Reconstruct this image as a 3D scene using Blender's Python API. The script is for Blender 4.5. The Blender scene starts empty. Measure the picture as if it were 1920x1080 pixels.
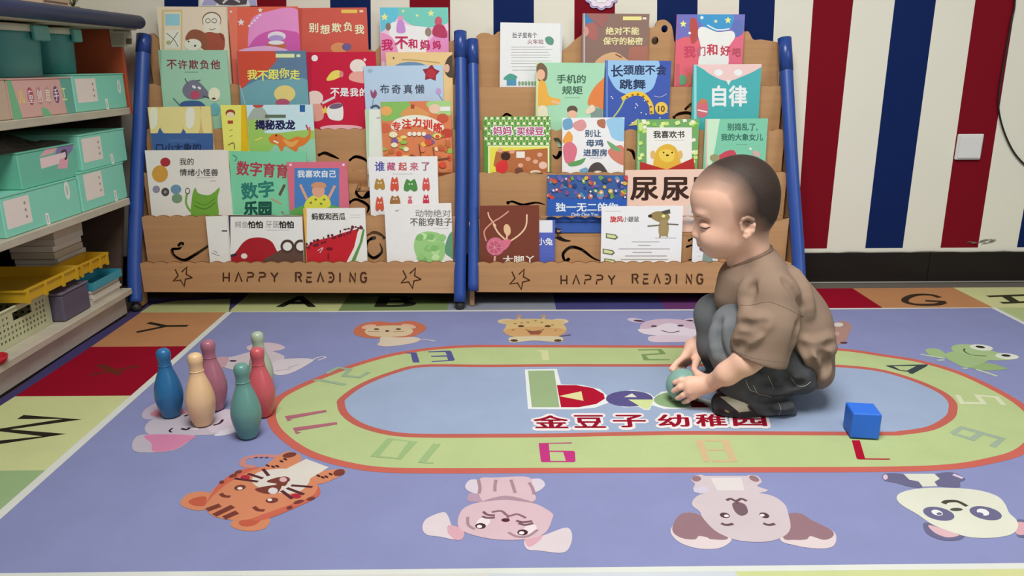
import bpy, math, random
import numpy as np
from mathutils import Vector, Matrix
from mathutils.geometry import tessellate_polygon
random.seed(7)
SC = bpy.context.scene
COL = SC.collection
R = math.radians

# ------------------------------------------------------------------ camera
FPX = 1443.0
CAM_H, PITCH, YAW, ROLL = 0.72, 16.12, -0.28, -0.28
cam_d = bpy.data.cameras.new('camera')
cam_d.sensor_width = 36.0
cam_d.lens = FPX / 1920 * 36.0
cam_d.clip_start = 0.05
cam = bpy.data.objects.new('camera', cam_d)
COL.objects.link(cam)
CROT = Matrix.Rotation(R(YAW), 3, 'Z') @ Matrix.Rotation(R(90 - PITCH), 3, 'X') @ Matrix.Rotation(R(ROLL), 3, 'Z')
cam.matrix_world = Matrix.Translation((0, 0, CAM_H)) @ CROT.to_4x4()
SC.camera = cam
CAMO = Vector((0, 0, CAM_H))

# ------------------------------------------------------------------ light
SC.view_settings.view_transform = 'Standard'
SC.view_settings.look = 'None'
SC.view_settings.gamma = 1.0
SC.view_settings.use_curve_mapping = False
SC.view_settings.exposure = 0.0
world = bpy.data.worlds.new('room daylight')
SC.world = world
world.use_nodes = True
wb = world.node_tree.nodes['Background']
wb.inputs['Color'].default_value = (1.0, 0.91, 0.84, 1)
wb.inputs['Strength'].default_value = 0.2

def area_light(name, loc, target, sx, sy, power, color, spread=180):
    l = bpy.data.lights.new(name, 'AREA')
    l.shape = 'RECTANGLE'; l.size = sx; l.size_y = sy
    l.energy = power; l.color = color; l.spread = R(spread)
    o = bpy.data.objects.new(name, l); COL.objects.link(o)
    o.location = loc
    o.rotation_euler = (Vector(target) - Vector(loc)).to_track_quat('-Z', 'Y').to_euler()
    return o
# ceiling panel over the middle of the room, and an added fill on the right
area_light('ceiling_panel_light', (0.02, 0.5, 2.6), (0.52, 1.5, 0), 1.1, 1.1, 40, (1.0, 0.99, 0.97), 118)  # spread narrowed so the left side falls darker
area_light('right_fill_light', (2.5, -0.6, 1.7), (1.0, 2.2, 0.3), 1.4, 1.4, 9, (0.93, 0.98, 1.0), 110)  # added fill that brightens the right end of the wall, no window there

# ------------------------------------------------------------------ helpers
def ray(px, py):
    d = CROT @ Vector(((px - 960) / FPX, -(py - 540) / FPX, -1.0))
    return d.normalized()

def on_plane(px, py, P, n):
    d = ray(px, py)
    t = (Vector(P) - CAMO).dot(n) / d.dot(n)
    return CAMO + d * t

def at_y(px, py, Y):
    return on_plane(px, py, (0, Y, 0), Vector((0, 1, 0)))

def at_z(px, py, z):
    return on_plane(px, py, (0, 0, z), Vector((0, 0, 1)))

def at_x(px, py, X):
    return on_plane(px, py, (X, 0, 0), Vector((1, 0, 0)))

def lin(h):
    h = h.lstrip('#')
    out = []
    for i in (0, 2, 4):
        c = int(h[i:i + 2], 16) / 255
        out.append(c / 12.92 if c <= 0.04045 else ((c + 0.055) / 1.055) ** 2.4)
    return out

MATS = {}
def mat(h, rough=0.6, kind='plain', metal=0.0):
    """procedural material: flat colour with faint mottling; kinds add grain, weave or wood figure"""
    key = (h, rough, kind)
    if key in MATS:
        return MATS[key]
    m = bpy.data.materials.new(kind + '_' + h.lstrip('#'))
    m.use_nodes = True
    nt = m.node_tree
    b = nt.nodes['Principled BSDF']
    b.inputs['Roughness'].default_value = rough
    b.inputs['Metallic'].default_value = metal
    b.inputs['Specular IOR Level'].default_value = {'carpet': .05, 'paint': .12, 'cloth': .1, 'denim': .1, 'print': .3, 'wood': .3, 'skin': .35}.get(kind, .5)
    c = lin(h)
    if kind == 'print': c = [min(.9, x * 1.32) for x in c]     # the hex is as photographed; paper is a little lighter
    if kind == 'carpet': c = [x * .83 for x in c]
    tc = nt.nodes.new('ShaderNodeTexCoord')
    nz = nt.nodes.new('ShaderNodeTexNoise')
    mix = nt.nodes.new('ShaderNodeMix'); mix.data_type = 'RGBA'
    cfg = {'plain': (18, 3, .05), 'print': (60, 2, .03), 'carpet': (9, 4, .09), 'paint': (3, 4, .04),
           'plastic': (12, 2, .04), 'wood': (2.2, 6, .22), 'cloth': (26, 4, .12), 'denim': (60, 4, .30), 'foam': (25, 3, .12), 'skin': (30, 3, .05)}[kind]
    nz.inputs['Scale'].default_value = cfg[0]
    nz.inputs['Detail'].default_value = cfg[1]
    src = tc.outputs['Object']
    if kind == 'wood':
        mp = nt.nodes.new('ShaderNodeMapping')
        mp.inputs['Scale'].default_value = (1.0, 6.0, 22.0)
        nt.links.new(src, mp.inputs['Vector']); src = mp.outputs['Vector']
    nt.links.new(src, nz.inputs['Vector'])
    k = cfg[2]
    mix.inputs[6].default_value = (*[min(1, x * (1 - k)) for x in c], 1)
    mix.inputs[7].default_value = (*[min(1, x * (1 + k)) for x in c], 1)
    nt.links.new(nz.outputs['Fac'], mix.inputs[0])
    nt.links.new(mix.outputs[2], b.inputs['Base Color'])
    if kind in ('carpet', 'cloth', 'denim', 'foam'):
        n2 = nt.nodes.new('ShaderNodeTexNoise')
        n2.inputs['Scale'].default_value = {'carpet': 700, 'cloth': 900, 'denim': 700, 'foam': 120}[kind]
        n2.inputs['Detail'].default_value = 2
        bp = nt.nodes.new('ShaderNodeBump')
        bp.inputs['Strength'].default_value = {'carpet': .35, 'cloth': .12, 'denim': .2, 'foam': .1}[kind]
        bp.inputs['Distance'].default_value = .002
        nt.links.new(tc.outputs['Object'], n2.inputs['Vector'])
        nt.links.new(n2.outputs['Fac'], bp.inputs['Height'])
        nt.links.new(bp.outputs['Normal'], b.inputs['Normal'])
    if kind == 'skin':
        b.inputs['Subsurface Weight'].default_value = .12
        b.inputs['Subsurface Radius'].default_value = (.012, .005, .003)
        b.inputs['Subsurface Scale'].default_value = .5
    MATS[key] = m
    return m

def tag(o, label=None, cat=None, group=None, kind=None):
    if label: o['label'] = label
    if cat: o['category'] = cat
    if group: o['group'] = group
    if kind: o['kind'] = kind
    return o

def empty(name, loc, label=None, cat=None, group=None):
    o = bpy.data.objects.new(name, None); COL.objects.link(o)
    o.location = loc; o.empty_display_size = .05
    return tag(o, label, cat, group)

class MB:
    """collects polygons in world coordinates with a material per face; build() links ONE mesh object"""
    def __init__(s):
        s.v, s.f, s.m, s.mats, s.sm = [], [], [], [], []
    def mi(s, m):
        if m not in s.mats: s.mats.append(m)
        return s.mats.index(m)
    def add(s, verts, faces, m, smooth=False):
        b = len(s.v); i = s.mi(m)
        s.v += [Vector(p) for p in verts]
        for f in faces:
            s.f.append([b + k for k in f]); s.m.append(i); s.sm.append(smooth)
    def box(s, lo, hi, m, bev=0.0):
        x0, y0, z0 = lo; x1, y1, z1 = hi
        if bev <= 0:
            s.add([(x0,y0,z0),(x1,y0,z0),(x1,y1,z0),(x0,y1,z0),(x0,y0,z1),(x1,y0,z1),(x1,y1,z1),(x0,y1,z1)],
                  [(0,3,2,1),(4,5,6,7),(0,1,5,4),(1,2,6,5),(2,3,7,6),(3,0,4,7)], m)
        else:
            s.bbox8([Vector(p) for p in [(x0,y0,z0),(x1,y0,z0),(x1,y1,z0),(x0,y1,z0),(x0,y0,z1),(x1,y0,z1),(x1,y1,z1),(x0,y1,z1)]], m, bev)
    def hexa(s, p, m):
        """p: bottom 4 ccw from above, top 4"""
        s.add(p, [(0,3,2,1),(4,5,6,7),(0,1,5,4),(1,2,6,5),(2,3,7,6),(3,0,4,7)], m)
    def bbox8(s, p, m, bev):
        """chamfered hexahedron: each face inset, joined by chamfers"""
        F = [(0,3,2,1),(4,5,6,7),(0,1,5,4),(1,2,6,5),(2,3,7,6),(3,0,4,7)]
        vs, fs, ix = [], [], {}
        for fi, f in enumerate(F):
            q = [p[k] for k in f]
            for j, k in enumerate(f):
                a = (q[(j+1) % 4] - q[j]).normalized(); b = (q[(j-1) % 4] - q[j]).normalized()
                ix[(fi, k)] = len(vs); vs.append(q[j] + (a + b) * bev)
        for fi, f in enumerate(F):
            fs.append([ix[(fi, k)] for k in f])
        for i in range(6):
            for j in range(i + 1, 6):
                sh = [k for k in F[i] if k in F[j]]
                if len(sh) == 2:
                    fs.append([ix[(i, sh[0])], ix[(i, sh[1])], ix[(j, sh[1])], ix[(j, sh[0])]])
        for k in range(8):
            fs.append([ix[(fi, k)] for fi, f in enumerate(F) if k in f])
        s.add(vs, fs, m)
    def tube(s, pts, r, m, n=10, caps=True, closed=False):
        pts = [Vector(p) for p in pts]
        rs = r if isinstance(r, (list, tuple)) else [r] * len(pts)
        N = len(pts); vs = []; fs = []
        up = None
        for i, p in enumerate(pts):
            if closed: t = (pts[(i+1) % N] - pts[i-1]).normalized()
            else: t = (pts[min(i+1, N-1)] - pts[max(i-1, 0)]).normalized()
            if up is None:
                up = Vector((0,0,1)) if abs(t.z) < .9 else Vector((0,1,0))
            u = (up - t * up.dot(t)).normalized(); up = u
            w = t.cross(u)
            for k in range(n):
                a = 2 * math.pi * k / n
                vs.append(p + (u * math.cos(a) + w * math.sin(a)) * rs[i])
        M = N if closed else N - 1
        for i in range(M):
            for k in range(n):
                a = i * n; b = ((i + 1) % N) * n
                fs.append((a + k, a + (k+1) % n, b + (k+1) % n, b + k))
        if caps and not closed:
            fs.append(list(range(n))[::-1]); fs.append([(N-1) * n + k for k in range(n)])
        s.add(vs, fs, m, True)
    def lathe(s, prof, c, m, n=40, axis=None):
        """prof: list of (r, h)"""
        vs = []; fs = []
        c = Vector(c)
        for r_, h in prof:
            for k in range(n):
                a = 2 * math.pi * k / n
                vs.append(c + Vector((r_ * math.cos(a), r_ * math.sin(a), h)))
        for i in range(len(prof) - 1):
            for k in range(n):
                fs.append((i*n + k, i*n + (k+1) % n, (i+1)*n + (k+1) % n, (i+1)*n + k))
        fs.append(list(range(n))[::-1]); fs.append([(len(prof)-1)*n + k for k in range(n)])
        s.add(vs, fs, m, True)
    def prism(s, pts3, n, th, m, side=None, holes=()):
        """planar outline (3-D points) extruded by th along -n, with real cut-outs"""
        n = Vector(n).normalized()
        loops = [[Vector(p) for p in pts3]] + [[Vector(p) for p in h] for h in holes]
        flat = [p for l in loops for p in l]
        tris = tessellate_polygon(loops)
        N = len(flat)
        fs = []
        for t in tris:
            a, b, c = (flat[k] for k in t)
            if (b - a).cross(c - a).dot(n) < 0: t = (t[0], t[2], t[1])
            fs.append(tuple(t)); fs.append((t[0] + N, t[2] + N, t[1] + N))
        s.add(flat + [p - n * th for p in flat], fs, m)
        sd = []; b = 0
        for l in loops:
            L = len(l)
            for i in range(L):
                j = (i + 1) % L
                sd.append((b + i, b + i + N, b + j + N, b + j))
            b += L
        s.add(flat + [p - n * th for p in flat], sd, side or m)
    def build(s, name, parent=None, smooth_angle=None):
        me = bpy.data.meshes.new(name)
        off = Vector(parent_loc(parent))
        me.from_pydata([p - off for p in s.v], [], s.f)
        for m in s.mats: me.materials.append(m)
        me.polygons.foreach_set('material_index', s.m)
        me.polygons.foreach_set('use_smooth', s.sm)
        me.validate(); me.update()
        o = bpy.data.objects.new(name, me); COL.objects.link(o)
        if parent: o.parent = parent
        return o

def parent_loc(p):
    v = Vector((0, 0, 0))
    while p is not None:
        v += p.location; p = p.parent
    return v

def catmull(pts, closed=True, n=5):
    out = []; N = len(pts)
    rng = range(N) if closed else range(N - 1)
    for i in rng:
        if closed: p0, p1, p2, p3 = pts[i-1], pts[i], pts[(i+1) % N], pts[(i+2) % N]
        else: p0, p1, p2, p3 = pts[max(i-1, 0)], pts[i], pts[i+1], pts[min(i+2, N-1)]
        for k in range(n):
            t = k / n
            out.append(tuple(0.5 * (2*b + (c - a)*t + (2*a - 5*b + 4*c - d)*t*t + (3*b - a - 3*c + d)*t**3)
                             for a, b, c, d in zip(p0, p1, p2, p3)))
    if not closed: out.append(tuple(pts[-1]))
    return out

GLY = {}
def glyphs(text):
    key = text
    if key in GLY: return GLY[key]
    c = bpy.data.curves.new('t', 'FONT'); c.body = text; c.resolution_u = 3
    o = bpy.data.objects.new('t', c); COL.objects.link(o)
    dg = bpy.context.evaluated_depsgraph_get()
    me = o.evaluated_get(dg).to_mesh()
    vs = [(v.co.x, v.co.y) for v in me.vertices]
    fs = [tuple(p.vertices) for p in me.polygons]
    o.evaluated_get(dg).to_mesh_clear()
    bpy.data.objects.remove(o); bpy.data.curves.remove(c)
    xs = [v[0] for v in vs] or [0, 1]; ys = [v[1] for v in vs] or [0, 1]
    GLY[key] = (vs, fs, min(xs), max(xs), min(ys), max(ys))
    return GLY[key]

def clip_poly(poly, clip):
    """poly, clip: 2-D lists, clip convex and ccw"""
    out = poly
    for i in range(len(clip)):
        a = clip[i]; b = clip[(i+1) % len(clip)]
        ex, ey = b[0]-a[0], b[1]-a[1]
        inp, out = out, []
        for j in range(len(inp)):
            p, q = inp[j-1], inp[j]
            dp = ex*(p[1]-a[1]) - ey*(p[0]-a[0]); dq = ex*(q[1]-a[1]) - ey*(q[0]-a[0])
            if (dp >= 0) != (dq >= 0):
                t = dp / (dp - dq); out.append((p[0]+(q[0]-p[0])*t, p[1]+(q[1]-p[1])*t))
            if dq >= 0: out.append(q)
        if len(out) < 3: return []
    return out

class Art:
    """flat printed figures on a plane: shapes are read off in photo pixels, taken to the plane,
    and laid there in metres, layer over layer"""
    def __init__(s, mb, P, U, V, clip=None, eps=.00001, kind='print', rough=.5):
        s.mb, s.P, s.U, s.V = mb, Vector(P), Vector(U).normalized(), Vector(V).normalized()
        s.n = s.U.cross(s.V).normalized()
        s.clip = clip; s.eps = eps; s.layer = 1; s.kind = kind; s.rough = rough
        s.mpp = 0.0016
    def uv(s, p):
        q = on_plane(p[0], p[1], s.P, s.n) - s.P
        return (q.dot(s.U), q.dot(s.V))
    def to3(s, uv, layer=None):
        return s.P + s.U * uv[0] + s.V * uv[1] + s.n * (s.eps * (s.layer if layer is None else layer))
    def m(s, h): return mat(h, s.rough, s.kind)
    def tris(s, pts, tri, h):
        vs, fs = [], []
        for t in tri:
            q = [pts[k] for k in t]
            if len(q) == 3:
                ar = (q[1][0]-q[0][0])*(q[2][1]-q[0][1]) - (q[1][1]-q[0][1])*(q[2][0]-q[0][0])
                if abs(ar) < 1e-12: continue
                if ar < 0: q = q[::-1]
            if s.clip:
                q = clip_poly(q, s.clip)
                if len(q) < 3: continue
            b = len(vs); vs += [s.to3(p) for p in q]; fs.append(tuple(range(b, b + len(q))))
        if fs: s.mb.add(vs, fs, s.m(h))
        s.layer += 1
    def polyuv(s, pts, h):
        tri = tessellate_polygon([[Vector((p[0], p[1], 0)) for p in pts]])
        s.tris(pts, tri, h)
    def poly(s, pts, h): s.polyuv([s.uv(p) for p in pts], h)
    def blob(s, pts, h, n=5): s.polyuv(catmull([s.uv(p) for p in pts], True, n), h)
    def ell(s, x, y, rx, ry, h, rot=0, n=28, a0=0, a1=360):
        c, d = math.cos(R(rot)), math.sin(R(rot)); pts = []
        full = abs(a1 - a0) >= 360
        for k in range(n if full else n + 1):
            a = R(a0 + (a1 - a0) * k / n); X, Y = rx * math.cos(a), ry * math.sin(a)
            pts.append((x + X*c - Y*d, y + X*d + Y*c))
        s.poly(pts, h)
    def rect(s, x0, y0, x1, y1, h): s.poly([(x0, y0), (x1, y0), (x1, y1), (x0, y1)], h)
    def star(s, x, y, r_, h, rot=-90, k=.45):
        s.poly([(x + (r_ if i % 2 == 0 else r_*k) * math.cos(R(rot + 36*i)), y + (r_ if i % 2 == 0 else r_*k) * math.sin(R(rot + 36*i))) for i in range(10)], h)
    def stroke(s, pts, w, h, smooth=True, closed=False, taper=False):
        """w in metres"""
        q = [s.uv(p) for p in pts]
        s.strokeuv(q, w, h, smooth, closed, taper)
    def strokeuv(s, q, w, h, smooth=True, closed=False, taper=False):
        if smooth and len(q) > 2: q = catmull(q, closed, 5)
        L, Rr = [], []; N = len(q)
        for i in range(N):
            if closed: a, b = q[i-1], q[(i+1) % N]
            else: a, b = q[max(i-1, 0)], q[min(i+1, N-1)]
            tx, ty = b[0]-a[0], b[1]-a[1]; l = math.hypot(tx, ty) or 1e-9
            nx, ny = -ty/l*w/2, tx/l*w/2
            if not smooth and 0 < i < N - 1:
                ax, ay = q[i][0]-a[0], q[i][1]-a[1]; bx, by = b[0]-q[i][0], b[1]-q[i][1]
                la, lb = math.hypot(ax, ay) or 1e-9, math.hypot(bx, by) or 1e-9
                cs = (ax*bx + ay*by)/(la*lb); k = 1/max(.5, math.sqrt(max(0, (1+cs)/2)))
                nx *= k; ny *= k
            if taper:
                f = 1 - .8*abs(2*i/(N-1) - 1); nx *= f; ny *= f
            L.append((q[i][0]+nx, q[i][1]+ny)); Rr.append((q[i][0]-nx, q[i][1]-ny))
        pts = L + Rr; tri = []
        for i in range(N if closed else N-1):
            j = (i+1) % N
            tri += [(i, j, N+j), (i, N+j, N+i)]
        s.tris(pts, tri, h)
    def text(s, t, x, y, hgt, h, bold=.01, w=None, rot=0, dy=0):
        """text centred at pixel (x, y), hgt px tall (bounding box), optional width w"""
        vs, fs, x0, x1, y0, y1 = glyphs(t)
        if not fs: return
        k = hgt / (y1 - y0); kx = k if w is None else w / (x1 - x0)
        c, d = math.cos(R(rot)), math.sin(R(rot))
        for bx, by in s.spread(bold):      # a heavier face is the glyph laid down several times
            pts = []
            for v in vs:
                X = (v[0] + bx - (x0+x1)/2)*kx; Y = -(v[1] + by - (y0+y1)/2)*k
                pts.append(s.uv((x + X*c - Y*d, y + X*d + Y*c)))
            s.tris(pts, fs, h); s.layer -= .75
        s.layer += 1
    def spread(s, b):
        if b < .005: return [(0, 0)]
        b = max(b, min(b * 1.5, .026))
        n = 6 if b < .06 else 10
        return [(0, 0)] + [(b*math.cos(2*math.pi*i/n), b*math.sin(2*math.pi*i/n)) for i in range(n)]
    def textq(s, t, bl, br, tl, h, bold=.01):
        """text box laid by three pixel corners (bottom-left, bottom-right, top-left of the glyphs)"""
        vs, fs, x0, x1, y0, y1 = glyphs(t)
        B, Rr, T = s.uv(bl), s.uv(br), s.uv(tl)
        for bx, by in s.spread(bold):
            pts = []
            for v in vs:
                a = (v[0]+bx-x0)/(x1-x0); b = (v[1]+by-y0)/(y1-y0)
                pts.append((B[0] + a*(Rr[0]-B[0]) + b*(T[0]-B[0]), B[1] + a*(Rr[1]-B[1]) + b*(T[1]-B[1])))
            s.tris(pts, fs, h); s.layer -= .75
        s.layer += 1
    def lines(s, x0, x1, ys, h, w=.0006, jit=0.2):
        """rows of fine unreadable print"""
        for y in ys:
            x = x0 + random.random()*jit*(x1-x0)*.3
            e = x1 - random.random()*jit*(x1-x0)
            s.stroke([(x, y), (e, y)], w, h, False)
# ------------------------------------------------------------------ room shell
WALL_Y = 2.535
ZR = 0.006            # top of the rug
UP, RT = Vector((0, 0, 1)), Vector((1, 0, 0))
mb = MB(); mb.box((-2.0, -0.4, -0.06), (2.6, WALL_Y + .1, 0), mat('6b655c', .45, 'paint'))
tag(mb.build('floor'), 'grey floor below the rug', 'floor', kind='structure')

mb = MB()
WH = 'e9e6d6'
mb.box((-2.0, WALL_Y, -.0), (2.6, WALL_Y + .1, 2.9), mat(WH, .75, 'paint'))
art = Art(mb, (0, WALL_Y, 0), RT, UP, None, .0003, 'paint', .7)
BL, RD = '0d2459', '7d0a1c'
def stripe(xt0, xt1, xb0, xb1, yb, h):
    a, b = art.uv((xt0, 0)), art.uv((xt1, 0)); c, d = art.uv((xb0, yb)), art.uv((xb1, yb))
    def ext(p, q, z):   # carry the painted edge on to height z
        t = (z - q[1]) / (p[1] - q[1]); return (q[0] + (p[0]-q[0])*t, z)
    art.polyuv([ext(b, d, .12), ext(b, d, 2.85), ext(a, c, 2.85), ext(a, c, .12)], h)
    art.layer = 1
for s_ in [(308, 372, 308, 372, 300, BL), (468, 537, 468, 537, 300, RD), (619, 695, 622, 697, 300, BL), (768, 844, 768, 843, 300, RD),
           (925, 1001, 926, 1002, 300, BL), (1077, 1153, 1076, 1152, 300, RD), (1232, 1308, 1230, 1305, 300, BL), (1386, 1453, 1378, 1440, 300, BL),
           (1525, 1600, 1492, 1550, 467, RD), (1678, 1755, 1622, 1692, 467, BL), (1829, 1905, 1763, 1833, 467, RD), (1990, 2065, 1906, 1978, 467, BL)]:
    stripe(*s_)
# scuff marks low on the wall
art.layer = 4
for x, y, w_, h_ in [(1848, 454, 16, 7), (1860, 452, 8, 5), (1822, 455, 10, 3)]:
    for k in range(5):
        xx = x + random.uniform(-w_, w_)*.6; yy = y + random.uniform(-h_, h_)*.6
        art.stroke([(xx - w_*.5, yy + 1), (xx, yy - 1), (xx + w_*.5, yy + random.uniform(-2, 2))], .0035, '77736a', True, False, True)
tag(mb.build('wall_back'), 'cream wall painted with wide red and navy vertical stripes', 'wall', kind='structure')

mb = MB(); mb.box((-1.72, -.4, 0), (-1.62, WALL_Y + .1, 2.9), mat('b9b2a2', .8, 'paint'))
tag(mb.build('wall_left'), 'plain wall behind the storage unit', 'wall', kind='structure')

mb = MB()
zt = at_y(1740, 471, WALL_Y - .012).z
joint = at_y(1737, 500, WALL_Y).x
x = joint - .8*4
while x < 2.5:
    mb.box((x + .0015, WALL_Y - .012, 0), (min(2.6, x + .8 - .0015), WALL_Y, zt - .004), mat('262220', .25, 'paint'))
    x += .8
mb.box((-2.0, WALL_Y - .007, 0), (2.6, WALL_Y, zt - .006), mat('8d887f', .8, 'paint'))
# ragged line of grout along the top edge
pts = []; xx = -2.0
while xx <= 2.6:
    pts.append((xx, WALL_Y - .011, zt - .002 + random.uniform(-.0015, .0018))); xx += .035
mb.tube(pts, .0021, mat('9a968c', .85, 'paint'), 6)
mb.tube([(-2.0, WALL_Y - .013, .003), (2.6, WALL_Y - .013, .003)], .003, mat('9b978f', .85, 'paint'), 6)
tag(mb.build('baseboard_back'), 'black tiled baseboard with pale grout joints', 'baseboard', kind='structure')

# wall switch plate
c = at_y(1815, 275, WALL_Y)
sw = empty('light_switch', (c.x, WALL_Y, c.z), 'white square blank switch plate on the red stripe', 'switch')
hw = .0415
mb = MB(); mb.box((c.x - hw, WALL_Y - .011, c.z - hw), (c.x + hw, WALL_Y - .0006, c.z + hw), mat('d9d9d6', .35, 'plastic'), .003)
mb.build('cover_plate', sw)
mb = MB(); mb.box((c.x - hw*.86, WALL_Y - .0135, c.z - hw*.86), (c.x + hw*.86, WALL_Y - .0108, c.z + hw*.86), mat('dfdfdc', .3, 'plastic'), .001)
mb.build('rocker', sw)

# hanging cable
pts = [(1900, -260), (1903, -120), (1903, 0), (1896, 40), (1888, 85), (1881, 125), (1875, 160), (1872, 190), (1874, 215), (1882, 245), (1895, 275), (1910, 297), (1930, 315), (1970, 340), (2010, 352)]
p3 = catmull([tuple(at_y(px, py, WALL_Y - .006)) for px, py in pts], False, 5)
mb = MB(); mb.tube(p3, .0028, mat('1b1918', .5, 'plastic'), 8)
tag(mb.build('hanging_cable'), 'thin black cable hanging in a curve down the right wall', 'cable')

# scalloped paper flower medallion at the top edge of the photo
mb = MB(); P0 = (0, WALL_Y - .006, 0)
def medal(r1, amp, n, h, th, y):
    c = at_y(1128, -8, y); pts = []
    for k in range(96):
        a = 2*math.pi*k/96; rr = r1 + amp*abs(math.sin(n*a/2))
        pts.append(c + Vector((rr*1.25*math.cos(a), 0, rr*math.sin(a))))
    mb.prism(pts, (0, -1, 0), th, mat(h, .6, 'print'))
medal(.036, .006, 10, 'a99cc4', .004, WALL_Y - .0045); medal(.030, .006, 10, 'd8cde4', .0012, WALL_Y - .006)
medal(.018, .004, 8, 'e9e2ee', .0012, WALL_Y - .0074); medal(.005, 0, 8, '8d86a0', .001, WALL_Y - .0086)
tag(mb.build('wall_ornament'), 'scalloped lilac paper ornament above the brown book', 'ornament')

# paper poster whose lower edge shows above the first books
mb = MB(); a = at_y(376, 11, WALL_Y - .0015); b = at_y(482, 11, WALL_Y - .0015)
mb.prism([a, b, b + Vector((0, 0, .16)), a + Vector((0, 0, .16))], (0, -1, 0), .0012, mat('d6d6dc', .6, 'print'))
ar = Art(mb, (0, WALL_Y - .0015, 0), RT, UP, None, .0003)
ar.poly([(383, 0), (410, 0), (404, 10), (378, 10)], '9fa0c4'); ar.poly([(400, 0), (424, -30), (468, -20), (462, 8), (440, 10), (412, 9)], '4d4a50')
ar.stroke([(418, 6), (432, -4), (450, 4)], .006, 'c9c6c8'); ar.poly([(466, 0), (480, 0), (481, 10), (470, 10)], 'a3a7cf')
tag(mb.build('wall_poster'), 'small pale poster with grey figure above the top left books', 'poster')
# ------------------------------------------------------------------ rug
def fl(px, py): return at_z(px, py, ZR)
mb = MB()
# outline: left edge is pushed into waves along the storage unit
left = [(244, 583), (262, 584), (268, 580)]
rear = [(280, 560), (700, 546), (1000, 544), (1300, 543), (1545, 543), (1700, 542), (1920, 541), (2300, 539)]
lp = [Vector((-1.145 + .004*math.sin(9*y), y, ZR)) for y in (.45, .7, .9, 1.1, 1.3, 1.5, 1.65, 1.8, 1.9, 2.0, 2.1, 2.2)] + [fl(*p) for p in left]; rp = [fl(*p) for p in rear]
out = lp + rp + [Vector((2.15, 1.6, ZR)), Vector((2.15, .45, ZR))]
out = [Vector((min(2.15, p.x), max(.45, p.y), ZR)) for p in out]
mb.prism(out, (0, 0, 1), ZR - .0005, mat('4a4270', .95, 'carpet'))
A = Art(mb, (0, 0, ZR), (1, 0, 0), (0, 1, 0), [(-1.5, .452), (2.148, .452), (2.148, 2.6), (-1.5, 2.6)], .00002, 'carpet', .95)
GRN, YG, ORG, RED, NVY, PUR = '9cb886', 'd0d69a', 'c08a5e', '99112a', '4a4a80', '5c4a80'
W_LINE = 'dfe2da'
Uq = A.uv
# rows of alphabet tiles: rear row
def tile(pts, h): A.poly(pts, h)
yb = 583
rear_edges = [(428, 585), (633, 584), (838, 583), (1043, 582), (1248, 581), (1453, 580), (1658, 579), (1863, 577)]
cols = ['c5cb8c', '7c8f5c', '8e93a0', '4a4a80', '6a3a6e', RED, ORG]
def rear_top(p):  # follow the tile side straight back into the room
    u = Uq(p); return (u[0], 2.445)
for i in range(7):
    a, b = Uq(rear_edges[i]), Uq(rear_edges[i+1])
    A.polyuv([a, b, (b[0], 2.442), (a[0], 2.442)], cols[i]); A.layer = 1
u = Uq((1863, 577)); A.polyuv([u, (u[0] + .36, u[1]), (u[0] + .36, 2.442), (u[0], 2.442)], 'd4d69c'); A.layer = 1
# left column of tiles
L0, L1 = Uq((430, 585)), Uq((0, 965))
def lx(y): return L0[0] + (L1[0] - L0[0]) * (y - L0[1]) / (L1[1] - L0[1])
def leftx(y):        # inner side of the wavy border
    t = [(lp[i].y, lp[i].x) for i in range(len(lp))]; t.sort()
    for (y0, x0), (y1, x1) in zip(t, t[1:]):
        if y0 <= y <= y1: return x0 + (x1-x0)*(y-y0)/(y1-y0 or 1)
    return t[0][1] if y < t[0][0] else t[-1][1]
ys = [Uq((300, 583))[1], Uq((300, 649.5))[1], Uq((200, 742))[1], Uq((60, 882))[1], Uq((0, 1075))[1], .452]
lc = [ORG, RED, YG, GRN, '5f7fae']
inner_b = [(268, 583), (172, 649.5), (30, 742), (-190, 882), (-470, 1075), (-700, 1250)]
for i in range(5):
    y1, y0 = ys[i], ys[i+1]
    A.polyuv([(Uq(inner_b[i+1])[0], y0), (lx(y0), y0), (lx(y1), y1), (Uq(inner_b[i])[0], y1)], lc[i]); A.layer = 1
A.layer = 2; A.poly([(262, 586), (285, 571), (330, 564), (432, 560), (429, 585.6)], 'bcc185')
A.layer = 1
# right column
Rr0, Rr1 = Uq((1863, 577)), Uq((1920, 606))
def rx(y): return Rr0[0] + (Rr1[0] - Rr0[0]) * (y - Rr0[1]) / (Rr1[1] - Rr0[1])
yc = [Rr0[1], 2.1, 1.76, 1.42, 1.08, .74, .452]
for i, h in enumerate(['b7c48c', GRN, '6f8fb0', NVY, PUR, RED]):
    A.polyuv([(rx(yc[i+1]), yc[i+1]), (2.148, yc[i+1]), (2.148, yc[i]), (rx(yc[i]), yc[i])], h); A.layer = 1
# front row
f0, f1 = Uq((0, 1079)), Uq((1920, 1061))
def fy(x): return f0[1] + (f1[1] - f0[1]) * (x - f0[0]) / (f1[0] - f0[0])
for i, h in enumerate(['c9cdd2', 'd9d9d2', 'cfd6dc', 'cdd598', 'd3d69a', 'd0d49a', ORG]):
    xa, xb = -.75 + i*.36, -.39 + i*.36
    A.polyuv([(xa, .452), (xb, .452), (xb, fy(xb)), (xa, fy(xa))], h); A.layer = 1
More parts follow.
